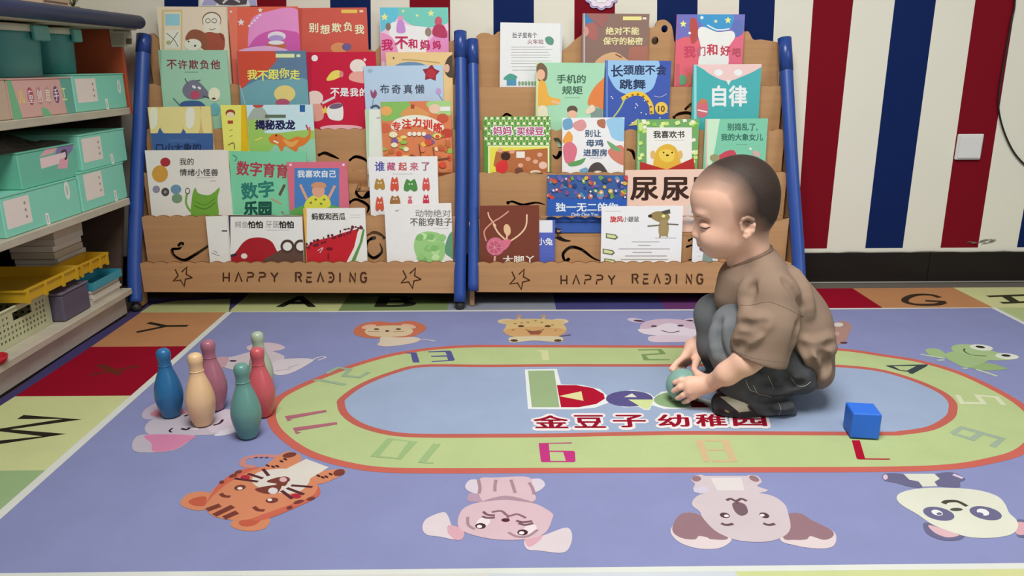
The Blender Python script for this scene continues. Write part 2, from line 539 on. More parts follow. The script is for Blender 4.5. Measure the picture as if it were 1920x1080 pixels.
# blue field with white line around it
A.layer = 3
yT = [Uq(p) for p in [(430, 585), (640, 584), (1000, 582), (1300, 581), (1560, 579), (1863, 577)]]
yf = lambda x: fy(x)
field = [L0] + yT[1:] + [(rx(.62), .62)] + [(rx(.62), fy(rx(.62))), (lx(.62), fy(-.6))]
fx0, fx1 = lx(fy(-.7)), rx(fy(1.3))
field = [(fx0, fy(fx0)), (fx1, fy(fx1))] + [tuple(p) for p in yT[::-1]]
A.polyuv(field, '8d93bf')
A.strokeuv(field, .012, W_LINE, False, True)
A.strokeuv([field[0], tuple(L0)], .018, W_LINE, False)
# letters
DK = '2e2a22'
A.stroke([(352, 611), (310, 611.5), (278, 605)], .016, DK, False); A.stroke([(312, 611.5), (256, 623)], .016, DK, False)
A.stroke([(168, 703), (262, 686)], .013, '6d2e22', False); A.stroke([(186, 684), (226, 702)], .02, '6d2e22', False)
A.stroke([(38, 782), (136, 786), (0, 806), (104, 816), (-20, 832)], .020, DK, False)
A.stroke([(-120, 930), (-60, 985), (-160, 1000)], .02, DK, False)
for x, t in [(555, 'A'), (740, 'B')]:
    A.textq(t, (x - 35, 575), (x + 35, 575), (x - 25, 556), '26261c', .02)
A.stroke([(1762, 558), (1745, 553), (1718, 553), (1700, 559), (1698, 566), (1718, 571), (1755, 571), (1770, 567)], .021, '3f3226', True)
A.stroke([(1774, 566), (1735, 564)], .018, '3f3226', False)
A.stroke([(1852, 556), (1920, 553.5), (1990, 551)], .018, '3b3a28', False); A.stroke([(1877, 568), (1940, 566), (2000, 564)], .018, '3b3a28', False); A.stroke([(1885, 555), (1905, 567)], .03, '3b3a28', False)
# track
A.layer = 20
OUT = [(858,648),(1000,647),(1292,648),(1430,648.5),(1570,653),(1660,665),(1727,676),(1800,697),(1867,727),(1920,758),(1950,790),(1948,825),(1920,852),(1867,868),(1793,880),(1667,885),(1400,886),(1092,887),(842,888),(717,886),(646,876),(583,858),(540,835),(508,805),(500,777),(509,755),(530,737),(583,712),(667,681),(750,660)]
INN = [(792,684),(917,684),(1050,683),(1250,683),(1450,681),(1567,684),(1647,692),(1713,710),(1767,733),(1792,753),(1795,771),(1787,787),(1753,806),(1700,815),(1653,817),(1400,816),(1250,816),(1050,820),(917,821),(800,821),(733,817),(675,802),(642,781),(632,760),(637,746),(675,720),(733,697)]
def inset(q, d):
    o = []; N = len(q)
    for i in range(N):
        a, b = q[i-1], q[(i+1) % N]; tx, ty = b[0]-a[0], b[1]-a[1]; l = math.hypot(tx, ty)
        o.append((q[i][0] + ty/l*-d*sgn, q[i][1] + tx/l*d*sgn))
    return o
def ctr(pts):
    q = [Uq(p) for p in pts]
    return catmull(q, True, 6)
qo, qi = ctr(OUT), ctr(INN)
sgn = -1
A.polyuv(qo, 'c9695c'); A.polyuv(inset(qo, .019), 'b9ca90')
A.polyuv(qi, 'c0665a'); A.polyuv(inset(qi, .017), '9fb0cc')
# numbers
A.layer = 26
def P(pts, h): A.poly(pts, h)
BLU = '5b5c94'
P([(760,661.5),(781,661),(787,680),(774,680),(770,663.5),(761,663)], BLU)
P([(802,659.5),(842,657.5),(846,659),(853,675.5),(849,677),(810,679),(809,677.5),(840,675.5),(838,669),(809,669.5),(808,667.5),(838,666.5),(835,660.5),(803,661)], BLU)
P([(1008,657),(1027,656.5),(1030,675.5),(1017,676),(1015,660),(1008,659.5)], 'd3d6a2')
P([(1196,655.5),(1240,654.5),(1249,664),(1211,667),(1217,673.5),(1256,674),(1256,675.5),(1207,676),(1202,664.5),(1237,662.5),(1233,657),(1197,657.5)], '7f9b62')
P([(1661,685.5),(1740,683.5),(1738,687),(1711,701.5),(1703,700),(1705,698),(1685,695),(1662,687)], '3f4a4e')
P([(1675,687),(1718,686.5),(1700,695.5),(1688,694)], 'b9ca90')
A.stroke([(1795,741),(1804,756),(1845,757),(1832,742),(1868,745),(1882,760)], .011, 'd6dcb8', False)
A.stroke([(1786,813),(1803,802),(1879,823),(1860,838)], .012, '9fb29a', False); A.stroke([(1786,813),(1822,824),(1838,814)], .012, '9fb29a', False)
P([(1597,826),(1612,826),(1622,860),(1669,860.5),(1668,862.5),(1610,862),(1606,860)], 'b01631')
for x in (0, 48):
    P([(1304+x,825),(1318+x,825),(1332+x*1.06,866),(1319+x*1.06,866)], 'd2b88e')
A.stroke([(1322,826),(1354,826)], .008, 'd2b88e', False); A.stroke([(1328,844),(1362,844)], .006, 'd2b88e', False); A.stroke([(1336,865),(1370,865)], .008, 'd2b88e', False)
MG = 'c03a80'
P([(1010,831.5),(1072,830),(1072,832),(1029,832.5),(1030,845.5),(1075,846),(1078,848),(1079,865),(1076,867),(1017,867),(1014,865)], MG)
P([(1030.5,848),(1056,848.5),(1061,865),(1032,865)], 'b9ca90')
P([(727,822),(782,829),(752,862),(694,856.5)], '9ebb82'); P([(737,826),(766,829),(744,859),(712,855.5)], 'b9ca90')
P([(812,832.5),(826,833.5),(798,867),(813,868),(812,870),(784,868),(786,864)], '9ebb82')
A.stroke([(544,789),(537,784),(612,771)], .011, 'b06a78', False); A.stroke([(560,813),(552,806),(632,794)], .011, 'b06a78', False)
A.stroke([(588,714),(600,713),(648,722)], .011, '9db396', False)
A.stroke([(612,701),(634,690),(656,693),(645,705),(674,708),(692,698)], .011, '9db396', False)
# logo
A.layer = 26
WT = 'e6ebe8'
A.poly([(984,693),(1044,692),(1052,721),(1090,722),(1125,730),(1138,742),(1136,752),(1140,750),(1155,737),(1185,731),(1218,738),(1226,745),(1240,735),(1275,731),(1300,734),(1312,745),(1335,752),(1340,767),(1245,767),(1222,760),(1218,769),(1208,769),(1198,763),(1170,764),(1142,755),(1115,765),(1075,768),(990,767)], WT)
P([(990,695.5),(1039,695),(1049,764),(997,764)], '9bb184')
P([(1044,722.5),(1080,722.5),(1112,728),(1132,739),(1134,748),(1118,758),(1085,764),(1052,764)], 'b31733')
P([(1048,743),(1090,734),(1094,752)], 'e0dca0')
A.ell(1180, 748, 44, 15, '5c5689'); P([(1170,745),(1185,738),(1194,745)], 'e0dfd0'); P([(1178,749.5),(1226,749.5),(1217,767),(1208,767)], 'd2dd9c')
A.ell(1268, 750, 42, 15, '93b083'); P([(1256,752),(1266,745),(1272,752)], 'd5dfa8'); P([(1295,750),(1318,755),(1330,764),(1296,764)], '8a1830')
for i, (t, xa, xb) in enumerate([('金',1002,1066),('豆',1078,1134),('子',1151,1211),('幼',1235,1292),('稚',1306,1362),('园',1376,1436)]):
    y0, y1 = 805 - i*.7, 779 - i*.5
    A.textq(t, (xa+1, y0), (xb+1, y0), (xa-2, y1), 'ece4e4', .115); A.textq(t, (xa+1, y0-2), (xb+1, y0-2), (xa-2, y1+1), '93142b', .028)
# ---- animals
A.layer = 26
# lion
A.layer = 26
LB, LO = 'd9c3a0', 'c87458'
A.blob([(664,618),(678,608),(705,603),(740,605),(770,602),(790,607),(799,615),(790,624),(768,632),(720,635),(685,633),(666,628)], LO)
A.blob([(716,632),(712,641),(708,647),(725,650),(755,647),(780,642),(788,636),(775,632),(750,633)], 'd6c8b4'); A.stroke([(784,638),(800,637.5),(816,640)], .006, 'cfc8c0')
A.ell(692, 613, 14, 4, 'e0b59c', -8); A.ell(766, 612, 14, 4, 'e0b59c', 8)
A.blob([(684,622),(694,614),(720,611),(755,611),(770,615),(774,623),(760,630),(725,632),(695,630)], LB)
for x in (706, 747): A.ell(x, 617.5, 5, 1.5, '5a4030')
A.ell(726, 621, 4, 1.5, '4a352c'); A.stroke([(690,622),(712,622)], .003, '9a7458'); A.stroke([(738,622),(758,622)], .003, '9a7458')
# giraffe
A.layer = 26
GB = 'd8bd84'
A.ell(950, 603, 17, 5, 'd9c7a4', 0); A.ell(1049, 603, 17, 5, 'd9c7a4', 0); A.ell(952, 603.5, 11, 3, GB); A.ell(1047, 603.5, 11, 3, GB)
for x in (973, 1019): A.ell(x, 594, 5, 4, 'b79a86'); A.stroke([(x, 596), (x, 602)], .008, GB)
A.blob([(948,614),(952,603),(968,599),(1000,598),(1036,600),(1054,606),(1062,620),(1045,631),(1000,634),(960,631),(944,622)], GB)
A.blob([(950,618),(1000,613),(1056,617),(1056,627),(1020,634),(975,633),(948,626)], 'd3a872')
A.blob([(962,632),(1045,631),(1055,639),(1045,642),(1000,639),(962,643),(955,639)], 'd9cda8'); A.ell(964, 639, 7, 2.5, '5e4634'); A.ell(1046, 639, 7, 2.5, '5e4634')
A.stroke([(1050,631),(1070,628)], .007, '6b5478')
for x in (977, 1027): A.ell(x, 612, 6, 1.8, '5a4030')
A.poly([(988,621),(1018,621),(1011,628),(995,628)], '9c5a48'); A.stroke([(985,618),(1000,622),(1020,618)], .004, '7a5540')
for x, y in [(966,607),(990,605),(1004,602),(1016,605),(1036,610),(962,619),(1042,620),(978,606)]: A.ell(x, y, 3, 1.1, 'a88650')
# rhino-like pink animal
A.layer = 26
A.ell(1192, 601, 16, 4, 'cdbfd0', 8); A.ell(1293, 601, 14, 4, 'cdbfd0', -8); A.ell(1198, 602, 10, 2, '5b4455', 5); A.ell(1290, 602, 10, 2, '5b4455', -5)
A.blob([(1200,612),(1215,602),(1250,598),(1290,602),(1308,612),(1300,626),(1250,630),(1208,624)], 'cbb3c4')
A.blob([(1196,618),(1220,616),(1255,606),(1290,616),(1310,620),(1300,632),(1250,630),(1210,627)], 'ddd2dc')
A.blob([(1222,630),(1290,630),(1304,640),(1260,642),(1220,641)], 'd9c6d4')
A.ell(1226, 612, 6, 1.8, '5d4a58'); A.ell(1276, 611, 6, 1.8, '5d4a58'); A.stroke([(1240,620),(1258,624),(1274,621)], .006, '6e5660')
# brown animal behind the child
A.layer = 26
A.blob([(1562,610),(1580,602),(1596,610),(1590,630),(1582,644),(1560,642)], 'b08a80'); A.ell(1572, 609, 9, 4, 'd8d2cc'); A.ell(1568, 626, 6, 4, 'c9a090'); A.ell(1582, 643, 7, 2, '5e4048')
# frog
A.layer = 26
FG, FW = 'a3bd86', 'dfe4d6'
A.blob([(1736,655),(1760,655),(1775,668),(1760,671),(1742,665)], FG); A.stroke([(1726,664.5),(1745,668),(1772,672)], .008, 'c4d0ba'); A.stroke([(1758,676),(1770,675)], .008, 'c4d0ba')
A.blob([(1770,666),(1800,658),(1850,668),(1852,677),(1818,690),(1790,681)], FG); A.blob([(1822,690),(1850,681),(1886,690),(1884,693),(1850,695)], '98b47a'); A.stroke([(1830,693),(1850,699),(1870,706)], .009, 'c4d0ba'); A.stroke([(1804,691),(1814,691)], .008, 'c4d0ba')
A.blob([(1785,650),(1800,646),(1830,648),(1870,661),(1910,668),(1895,675),(1850,675),(1805,664),(1786,658)], 'a9c28c')
A.ell(1840, 652, 22, 5.5, FW, 6); A.ell(1888, 668.5, 22, 5.5, FW, 5); A.ell(1838, 651, 9, 2.2, '33302c', 8); A.ell(1886, 667, 9, 2.2, '33302c', 5)
A.stroke([(1809,654),(1808,659),(1822,666),(1850,668)], .004, '55603f')
# elephant-ish pale animal behind the pins
A.layer = 26
EL = 'cfc2c8'
A.blob([(462,652),(478,645),(510,643),(533,650),(525,657),(480,661)], 'd2bdc6')
A.blob([(410,674),(440,668),(470,660),(500,657),(530,666),(532,674),(520,688),(470,695),(430,692),(415,684)], EL)
A.blob([(405,672),(428,670),(424,685),(410,690)], 'c8a0ac')
A.blob([(520,676),(560,672),(585,674),(580,682),(545,700),(518,703),(508,690)], 'd6ccd2'); A.stroke([(583,679),(590,673),(604,669),(610,671),(596,676)], .005, 'd9d2d8')
A.ell(437, 677, 7, 1.6, '3d3440'); A.stroke([(540,690),(560,684)], .004, 'b6a8b4'); A.stroke([(516,696),(545,692)], .004, 'b6a8b4')
# unicorn-like pale animal under the front pins
A.layer = 26
A.blob([(266,781),(272,768),(290,757),(300,756),(305,775),(290,785),(275,787)], 'bdb2c4'); A.blob([(284,780),(296,768),(330,765),(352,772),(345,788)], 'cc8ca0')
A.blob([(272,800),(290,785),(330,778),(390,775),(440,784),(455,798),(440,812),(390,816),(320,816),(280,815)], 'c3bac6')
A.blob([(248,832),(258,818),(280,815),(330,816),(365,815),(352,830),(325,845),(280,849),(252,846)], 'c0b6c2'); A.blob([(274,816),(362,817),(350,830),(325,844),(288,847),(284,832)], 'd287aa')
A.blob([(390,790),(415,770),(430,768),(450,775),(455,800),(400,812)], 'd2c6d4'); A.blob([(402,818),(420,806),(448,802),(432,814)], 'd9d6e2')
A.stroke([(324,803),(318,808),(322,811)], .004, '2d2430'); A.stroke([(340,804),(350,806),(356,802)], .006, '2d2430'); A.stroke([(346,781),(354,778),(360,781)], .006, '2d2430'); A.stroke([(400,798),(412,794),(418,787)], .006, '4a2c3a')
A.poly([(355,806),(372,800),(372,806)], 'ece8ee')
# tiger
A.layer = 26
TO, TD = 'd58a66', '7a4038'
A.stroke([(478,876),(456,872),(460,860),(490,855),(525,857)], .011, 'cb8a80')
for x in (480, 490, 500): A.stroke([(x-3, 859), (x+3, 857.5)], .005, '5c4a78', False)
A.blob([(338,945),(352,927),(380,922),(400,930),(385,955),(360,956)], TO); A.blob([(432,985),(450,968),(490,966),(507,974),(495,992),(460,996)], TO)
A.blob([(353,942),(365,934),(386,932),(385,948),(366,949)], 'c2604a'); A.blob([(448,983),(455,975),(490,970),(480,984),(460,988)], 'c2604a')
A.blob([(495,880),(530,850),(552,849),(566,860),(545,882)], TO); A.blob([(580,900),(600,885),(640,880),(648,886),(630,897),(600,908)], TO)
A.blob([(385,950),(398,920),(425,900),(450,884),(490,876),(560,880),(592,905),(596,920),(580,938),(530,955),(480,972),(440,976),(400,968)], TO)
A.blob([(384,948),(410,908),(450,882),(492,877),(470,884),(430,905),(400,930)], 'cc6a55'); A.blob([(470,974),(530,952),(585,930),(597,912),(598,930),(560,950),(500,974)], 'cc6a55')
A.blob([(478,890),(500,882),(540,880),(580,892),(572,915),(545,926),(500,920),(474,906)], 'dcd6cc'); A.poly([(536,880),(574,861),(617,877),(578,900)], 'dcd6cc')
A.blob([(500,912),(518,909),(522,900),(510,903),(522,896),(540,896),(530,910),(520,925),(495,926),(478,918)], TD); A.blob([(500,904),(512,898),(530,895),(540,902),(534,912),(520,908)], TD)
A.ell(533, 900, 11, 6, TD); A.ell(531, 900, 7, 4.5, 'd9b4b8'); A.ell(512, 921, 9, 6, 'dcd6d8')
A.ell(450, 915, 11, 5, TD, -8); A.ell(450, 916.5, 5, 2.5, 'f0e6dc'); A.ell(510, 939, 12, 5, TD, -5); A.ell(506, 938, 4.5, 2.5, 'f0e6dc')
A.stroke([(414,926),(420,931),(432,932)], .007, TD); A.stroke([(476,951),(484,957),(496,958)], .007, TD)
for a, b in [((388,957),(413,948)),((402,967),(437,950)),((420,972),(445,961))]: A.stroke([a, b], .013, TD, False)
A.ell(460, 896, 9, 4.5, 'b23040'); A.ell(555, 931, 10, 4.5, 'b23040')
for a, b in [((493,880),(504,893)),((465,889),(493,898)),((440,898),(484,904)),((546,911),(586,914)),((538,916),(570,928)),((528,921),(548,936))]: A.stroke([a, b], .006, '5a3038', False)
for x, y, w in [(447,886,7),(437,893,8),(416,905,5),(560,942,10),(583,936,8),(543,953,6)]: A.ell(x, y, w, 3, TD, -15)
A.ell(543, 854, 13, 4.5, TD, -10); A.ell(636, 887, 11, 6, TD, -12)
for x, y in [(502,874),(512,876),(520,875),(528,866),(535,862),(597,893),(605,896),(612,895),(620,890)]: A.ell(x, y, 4, 1.6, '4a2c30', 20)
# pink eared animal
A.layer = 26
PK, PD = 'd7bac2', 'a88a94'
A.blob([(878,940),(880,926),(900,922),(905,940)], 'b79aae'); A.blob([(872,912),(882,900),(900,903),(900,925),(880,922)], 'd9ced8'); A.blob([(988,902),(1012,898),(1022,910),(1008,922),(995,920)], 'd9ced8')
A.blob([(898,900),(930,896),(990,895),(998,915),(1002,940),(950,942),(905,940)], PK)
A.stroke([(897,900),(900,915),(898,926)], .006, PD); A.stroke([(930,900),(928,912),(928,922)], .006, PD); A.stroke([(958,900),(962,912),(966,925)], .006, PD); A.stroke([(992,905),(998,915),(1002,928)], .006, PD)
A.blob([(792,990),(800,973),(830,961),(840,968),(848,988),(862,998),(856,1012),(825,1007),(800,1003)], 'dccfd4'); A.blob([(985,1012),(1020,1004),(1060,990),(1072,1000),(1070,1022),(1055,1037),(1010,1033),(988,1030)], 'dccfd4')
A.blob([(842,985),(868,994),(868,1010),(855,1013),(840,1000)], 'd8a8b4'); A.blob([(985,1010),(1015,1004),(1012,1014),(992,1026)], 'd8a8b4')
A.blob([(858,980),(868,955),(900,942),(950,936),(1000,944),(1034,962),(1035,975),(1022,1000),(990,1011),(940,1013),(895,1006),(866,995)], PK)
A.blob([(905,941),(950,930),(1003,944),(950,938)], 'ad919e')
A.ell(906, 980, 14, 9, 'e8dcde', -25); A.ell(994, 993, 13, 9, 'e8dcde', -25)
A.ell(901, 987, 10, 5.5, '4a3038'); A.ell(899, 988, 5, 3, 'f4ecec'); A.ell(980, 999, 10, 5.5, '4a3038'); A.ell(978, 1000, 5, 3, 'f4ecec')
A.ell(948, 976, 8, 3.5, '5b2c3c'); A.stroke([(922,961),(940,959),(953,968),(970,965),(986,972)], .005, '8f6a78'); A.stroke([(952,967),(952,974)], .004, '8f6a78', False)
A.stroke([(877,970),(878,985),(890,993)], .005, PD); A.stroke([(953,999),(970,1007),(990,1006),(1008,994)], .005, PD)
for a, b, c in [((906,960),(914,966),(928,967)),((904,969),(914,972),(928,971)),((968,977),(980,980),(998,978)),((972,982),(985,985),(1000,982))]: A.stroke([a, b, c], .005, '7a5866')
# koala
A.layer = 26
KB, KD = 'd0c2c6', '97777e'
A.blob([(1296,900),(1304,892),(1320,893),(1320,920),(1300,918),(1303,908)], KB); A.blob([(1400,893),(1420,893),(1428,904),(1420,912),(1440,920),(1415,925),(1395,915)], KB)
A.poly([(1312,893),(1405,893),(1420,926),(1310,926)], KB); A.poly([(1332,897),(1390,896),(1396,920),(1345,920)], 'dcd5d4'); A.blob([(1302,916),(1325,913),(1325,923),(1304,924)], 'cfc8da')
A.ell(1306, 898, 8.5, 5.5, KD); A.ell(1414, 898, 10, 5, KD, 22)
A.blob([(1258,1000),(1262,985),(1278,964),(1310,965),(1350,1000),(1372,1012),(1350,1028),(1310,1029),(1275,1018)], 'ddcfd0'); A.blob([(1462,1010),(1478,966),(1500,964),(1522,976),(1560,995),(1568,1010),(1560,1026),(1530,1029),(1490,1023)], 'ddcfd0')
A.blob([(1263,1000),(1262,985),(1278,964),(1312,966),(1365,1008),(1335,1012),(1325,1008),(1310,1006),(1303,1012),(1280,1010)], KD); A.blob([(1468,1008),(1478,966),(1502,964),(1522,976),(1558,994),(1562,1006),(1545,1013),(1520,1006),(1512,1012),(1490,1013)], KD)
A.blob([(1298,948),(1302,935),(1320,926),(1370,920),(1440,928),(1470,945),(1478,965),(1482,990),(1470,1006),(1440,1016),(1400,1016),(1370,1010),(1340,995),(1318,972),(1312,960)], KB)
A.blob([(1373,945),(1385,942),(1398,948),(1402,962),(1390,968),(1378,960)], '79616a'); A.stroke([(1362,939),(1370,936),(1380,940),(1390,936),(1400,940)], .006, '6e555c'); A.stroke([(1381,940),(1382,945)], .005, '6e555c', False)
A.ell(1359, 967, 9.5, 5, '5c444c', 10); A.ell(1362, 968, 4.5, 2.5, 'eee6ea'); A.ell(1433, 967, 9.5, 5, '5c444c', 15); A.ell(1429, 967, 4.5, 2.5, 'eee6ea')
A.stroke([(1352,982),(1362,985),(1375,983)], .006, '6e555c'); A.stroke([(1431,982),(1441,985),(1453,983)], .006, '6e555c')
# panda
A.layer = 26
PW, PB = 'dedfce', '6d6b8c'
A.blob([(1654,894),(1662,888),(1690,889),(1705,898),(1728,908),(1726,915),(1705,913),(1680,906),(1660,902)], PB); A.blob([(1752,890),(1785,886),(1810,898),(1800,905),(1798,914),(1760,912),(1750,903)], PB)
A.poly([(1694,889),(1752,889),(1762,898),(1752,904),(1758,912),(1730,913),(1722,903),(1705,900)], PW); A.ell(1660, 895, 4.5, 5, 'dcc0d0'); A.stroke([(1787,890),(1805,897)], .008, 'd9c8da', False)
A.blob([(1731,985),(1740,981),(1790,998),(1808,1005),(1798,1013),(1765,1013),(1738,1001)], PB); A.blob([(1742,985),(1790,1000),(1797,1005),(1775,1008),(1752,999)], 'dcb6bc'); A.blob([(1905,976),(1930,980),(1940,1006),(1908,1006)], PB); A.blob([(1906,980),(1930,984),(1932,1000),(1906,1002)], 'd8a8b0')
A.blob([(1681,934),(1690,924),(1720,917),(1770,915),(1830,919),(1868,930),(1884,945),(1892,962),(1906,976),(1908,990),(1895,1003),(1860,1009),(1820,1008),(1790,1000),(1750,985),(1720,965),(1690,947)], PW)
A.ell(1760, 964, 30, 12, PB, 12); A.ell(1848, 963, 31, 12, PB, 12); A.ell(1757, 962, 11, 5, 'e9e9ea', 15); A.ell(1761, 964, 5, 2.5, PB); A.ell(1843, 961, 12, 6, 'e9e9ea', 15); A.ell(1837, 965, 7, 3.5, PB, 10)
A.ell(1793, 956, 12, 3, '55554c'); A.stroke([(1769,945),(1775,941),(1795,941),(1813,950)], .008, '4c4c44')
rug = mb.build('alphabet_rug')
tag(rug, 'large blue children\'s rug printed with an oval number track and animals', 'rug')
# ------------------------------------------------------------------ two tiered book racks
YK = [2.270 + .046 * k for k in range(6)]
TH = .009
ZR3 = ZR + .003
WOOD, BURN = 'c29467', '42240f'
BLUE = '2c4f9c'
def scallop(x0, x1, z0, z1, Y, step, depth):
    """top edge from (x1, z1) back to (x0, z0) as a row of round bumps"""
    n = max(2, round((x1 - x0) / step)); pts = []
    for i in range(n):
        for k in range(7):
            t = (i + k / 7) / n; a = k / 7 * math.pi
            pts.append(Vector((x1 + (x0 - x1) * t, Y, z1 + (z0 - z1) * t - depth + depth * math.sin(a))))
    pts.append(Vector((x0, Y, z0 - depth)))
    return pts
def curl(Y, pts, r0, r1):
    """a curl as a closed outline: swelling stroke with a round bulb at its start"""
    q = catmull([(at_y(x, y, Y).x, at_y(x, y, Y).z) for x, y in pts], False, 6)
    N = len(q); L, Rr = [], []
    for i in range(N):
        a, b = q[max(i-1, 0)], q[min(i+1, N-1)]
        l = math.hypot(b[0]-a[0], b[1]-a[1]) or 1e-9
        t = i / (N-1)
        w = r1 * math.sin(math.pi * min(1, t*1.0)) + .0012
        if t < .16: w = r0 * math.sqrt(max(0.02, 1 - ((t - .08) / .085) ** 2))
        w = max(w, .001)
        nx, nz = -(b[1]-a[1])/l*w, (b[0]-a[0])/l*w
        L.append(Vector((q[i][0]+nx, Y, q[i][1]+nz))); Rr.append(Vector((q[i][0]-nx, Y, q[i][1]-nz)))
    return L + Rr[::-1]
LETTERS = {'H': [[(0,0),(0,1)],[(.62,0),(.62,1)],[(0,.45),(.62,.45)]], 'A': [[(0,0),(.34,1),(.72,0)]],
           'P': [[(0,0),(0,.36)],[(0,1),(.5,1),(.66,.85),(.62,.58),(.2,.5),(0,.5)]], 'Y': [[(0,1),(.36,.48),(.72,1)],[(.36,.48),(.36,0)]],
           'R': [[(0,0),(0,1),(.5,1),(.64,.8),(.5,.55),(.2,.55)],[(.38,.5),(.66,0)]], 'E': [[(.62,1),(0,1)],[(0,.5),(.55,.5)],[(0,.3),(0,0),(.62,0)]],
           'D': [[(0,0),(.42,0),(.64,.3),(.64,.7),(.42,1),(0,1)],[(.12,.5),(.4,.5)]], 'I': [[(.1,0),(.1,1)]], 'N': [[(0,0),(0,1),(.62,0),(.62,1)]],
           'G': [[(.64,.85),(.5,1),(.15,1),(0,.75),(0,.25),(.15,0),(.5,0),(.64,.2),(.64,.48),(.38,.48)]]}
def rack(name, label, xl, xr, lips, back, curls, stars, words, posts):
    e = empty(name, ((at_y(xl[0], 500, YK[0]).x + at_y(xr[0], 500, YK[0]).x) / 2, YK[2], ZR3), label, 'bookshelf', 'wooden book racks')
    zl = []
    W = mat(WOOD, .55, 'wood')
    for k in range(6):
        Y = YK[k]; f = k / 5
        pxl, pxr = xl[0] + (xl[1]-xl[0])*f, xr[0] + (xr[1]-xr[0])*f
        m = MB()
        if k < 5:
            a, b = at_y(pxl, lips[k], Y), at_y(pxr, lips[k] - 1, Y); zl.append(a.z)
            bot = at_y(pxl, 547.5, Y).z if k == 0 else a.z - .19
            top = scallop(a.x, b.x, a.z, b.z, Y, .042, .0055)
            o = [Vector((a.x, Y, bot)), Vector((b.x, Y, bot if k else at_y(pxr, 550, Y).z))] + top
        else:
            o = [at_y(x, y, Y) for x, y in back]
            o = [Vector(p) for p in catmull([tuple(p) for p in o], False, 3)]
            o = [Vector((o[0].x, Y, o[0].z - .3)), Vector((o[-1].x, Y, o[-1].z - .3))] + o[::-1]
        hs = [curl(Y - 0, c[1], c[2], c[3]) for c in curls if c[0] == k]
        if k == 5:
            for cx, cy, r_ in [c[1:] for c in curls if c[0] == 'ear']:
                c0 = at_y(cx, cy, Y); hs.append([c0 + Vector((r_*math.cos(a*math.pi/8), 0, r_*math.sin(a*math.pi/8)*1.1)) for a in range(16)])
        m.prism(o, (0, -1, 0), TH, W, mat('7b5230', .7, 'wood'), hs)
        if k == 0:
            ar = Art(m, (0, Y, 0), RT, UP, None, .0001)
            for cx, cy, rr in stars:
                pts = [(cx + (rr if i % 2 == 0 else rr*.42)*math.cos(R(8 + 36*i)), cy + (rr if i % 2 == 0 else rr*.42)*math.sin(R(8 + 36*i))) for i in range(10)]
                ar.stroke(pts[:7], .0042, BURN, False); ar.stroke(pts[7:] + pts[:1], .0042, BURN, False)
            for w, x0, x1, yb, ht in words:
                n = len(w); adv = (x1 - x0) / (n - .35)
                for i, ch in enumerate(w):
                    for st in LETTERS[ch]:
                        ar.stroke([(x0 + adv*i + u*adv*.78, yb - v*ht) for u, v in st], .0045, BURN, False)
        m.build(['front_board', 'tier_board', 'tier_board', 'tier_board', 'tier_board', 'back_board'][k], e)
    # ledges the books stand on
    for k in range(5):
        f = (k + .5) / 5
        x0 = at_y(xl[0] + (xl[1]-xl[0])*f, 300, YK[k]).x + .012; x1 = at_y(xr[0] + (xr[1]-xr[0])*f, 300, YK[k]).x - .012
        zs = zl[k] - .058
        m = MB(); m.box((x0, YK[k] + TH + .0003, zs - .009), (x1, YK[k+1] - .0003, zs), W); m.build('ledge', e)
    # stepped side panels
    for sd, px in ((-1, xl), (1, xr)):
        b0, t0 = at_y(px[0], 545, YK[0]).x, at_y(px[1], 80, YK[5]).x
        ztop = zl[4] + .13
        X = lambda z: b0 + (t0 - b0) * z / ztop
        o = [(YK[0] + .012, ZR3), (YK[0] + .012, zl[0]*.5), (YK[0] + .030, zl[0] + .02)]
        for k in range(1, 6):
            zz = (zl[k] if k < 5 else ztop)
            o += [(YK[k] - .012, zl[k-1] + .035), (YK[k] - .012, zz - .02)]
        o += [(YK[5] + TH + .004, ztop), (YK[5] + TH + .004, ZR3), (YK[4], ZR3), (YK[4] - .03, ZR + .06), (YK[0] + .06, ZR + .06), (YK[0] + .05, ZR3)]
        p = [Vector((X(z) + (sd*.006), y, z)) for y, z in o]
        n = Vector((-sd, 0, (t0 - b0) / ztop * sd)).normalized()
        nn = (p[3] - p[0]).cross(p[8] - p[0]).normalized()
        if nn.x * sd > 0: nn = -nn
        m = MB(); m.prism(p, nn, .014, W); m.build('side_panel', e)
    # blue foam sleeves on the sloping front uprights
    for path, r_, foot in posts:
        q = []
        for (x, y), t in path:
            q.append(tuple(at_y(x, y, YK[0] - .026 + (YK[5] - YK[0] + .01) * t)))
        q = catmull(q, False, 6)
        m = MB(); m.tube(q, r_, mat(BLUE, .38, 'foam'), 18)
        fo = m.build('foam_sleeve', e)
        # taped joint near the top
        i = int(len(q) * .88)
        m = MB(); m.tube(q[i:i+3], r_ + .0012, mat('27468f', .3, 'foam'), 18); m.build('tape_band', fo)
        if foot:
            b = Vector(q[0]); m = MB()
            m.lathe([(.012, 0), (.014, .004), (.014, .016), (.009, .02), (.009, max(.022, b.z - ZR3 + .004))], (b.x, b.y, ZR3), mat('2c2a2b', .5, 'plastic'), 16)
            m.build('foot', e)
    return e, zl
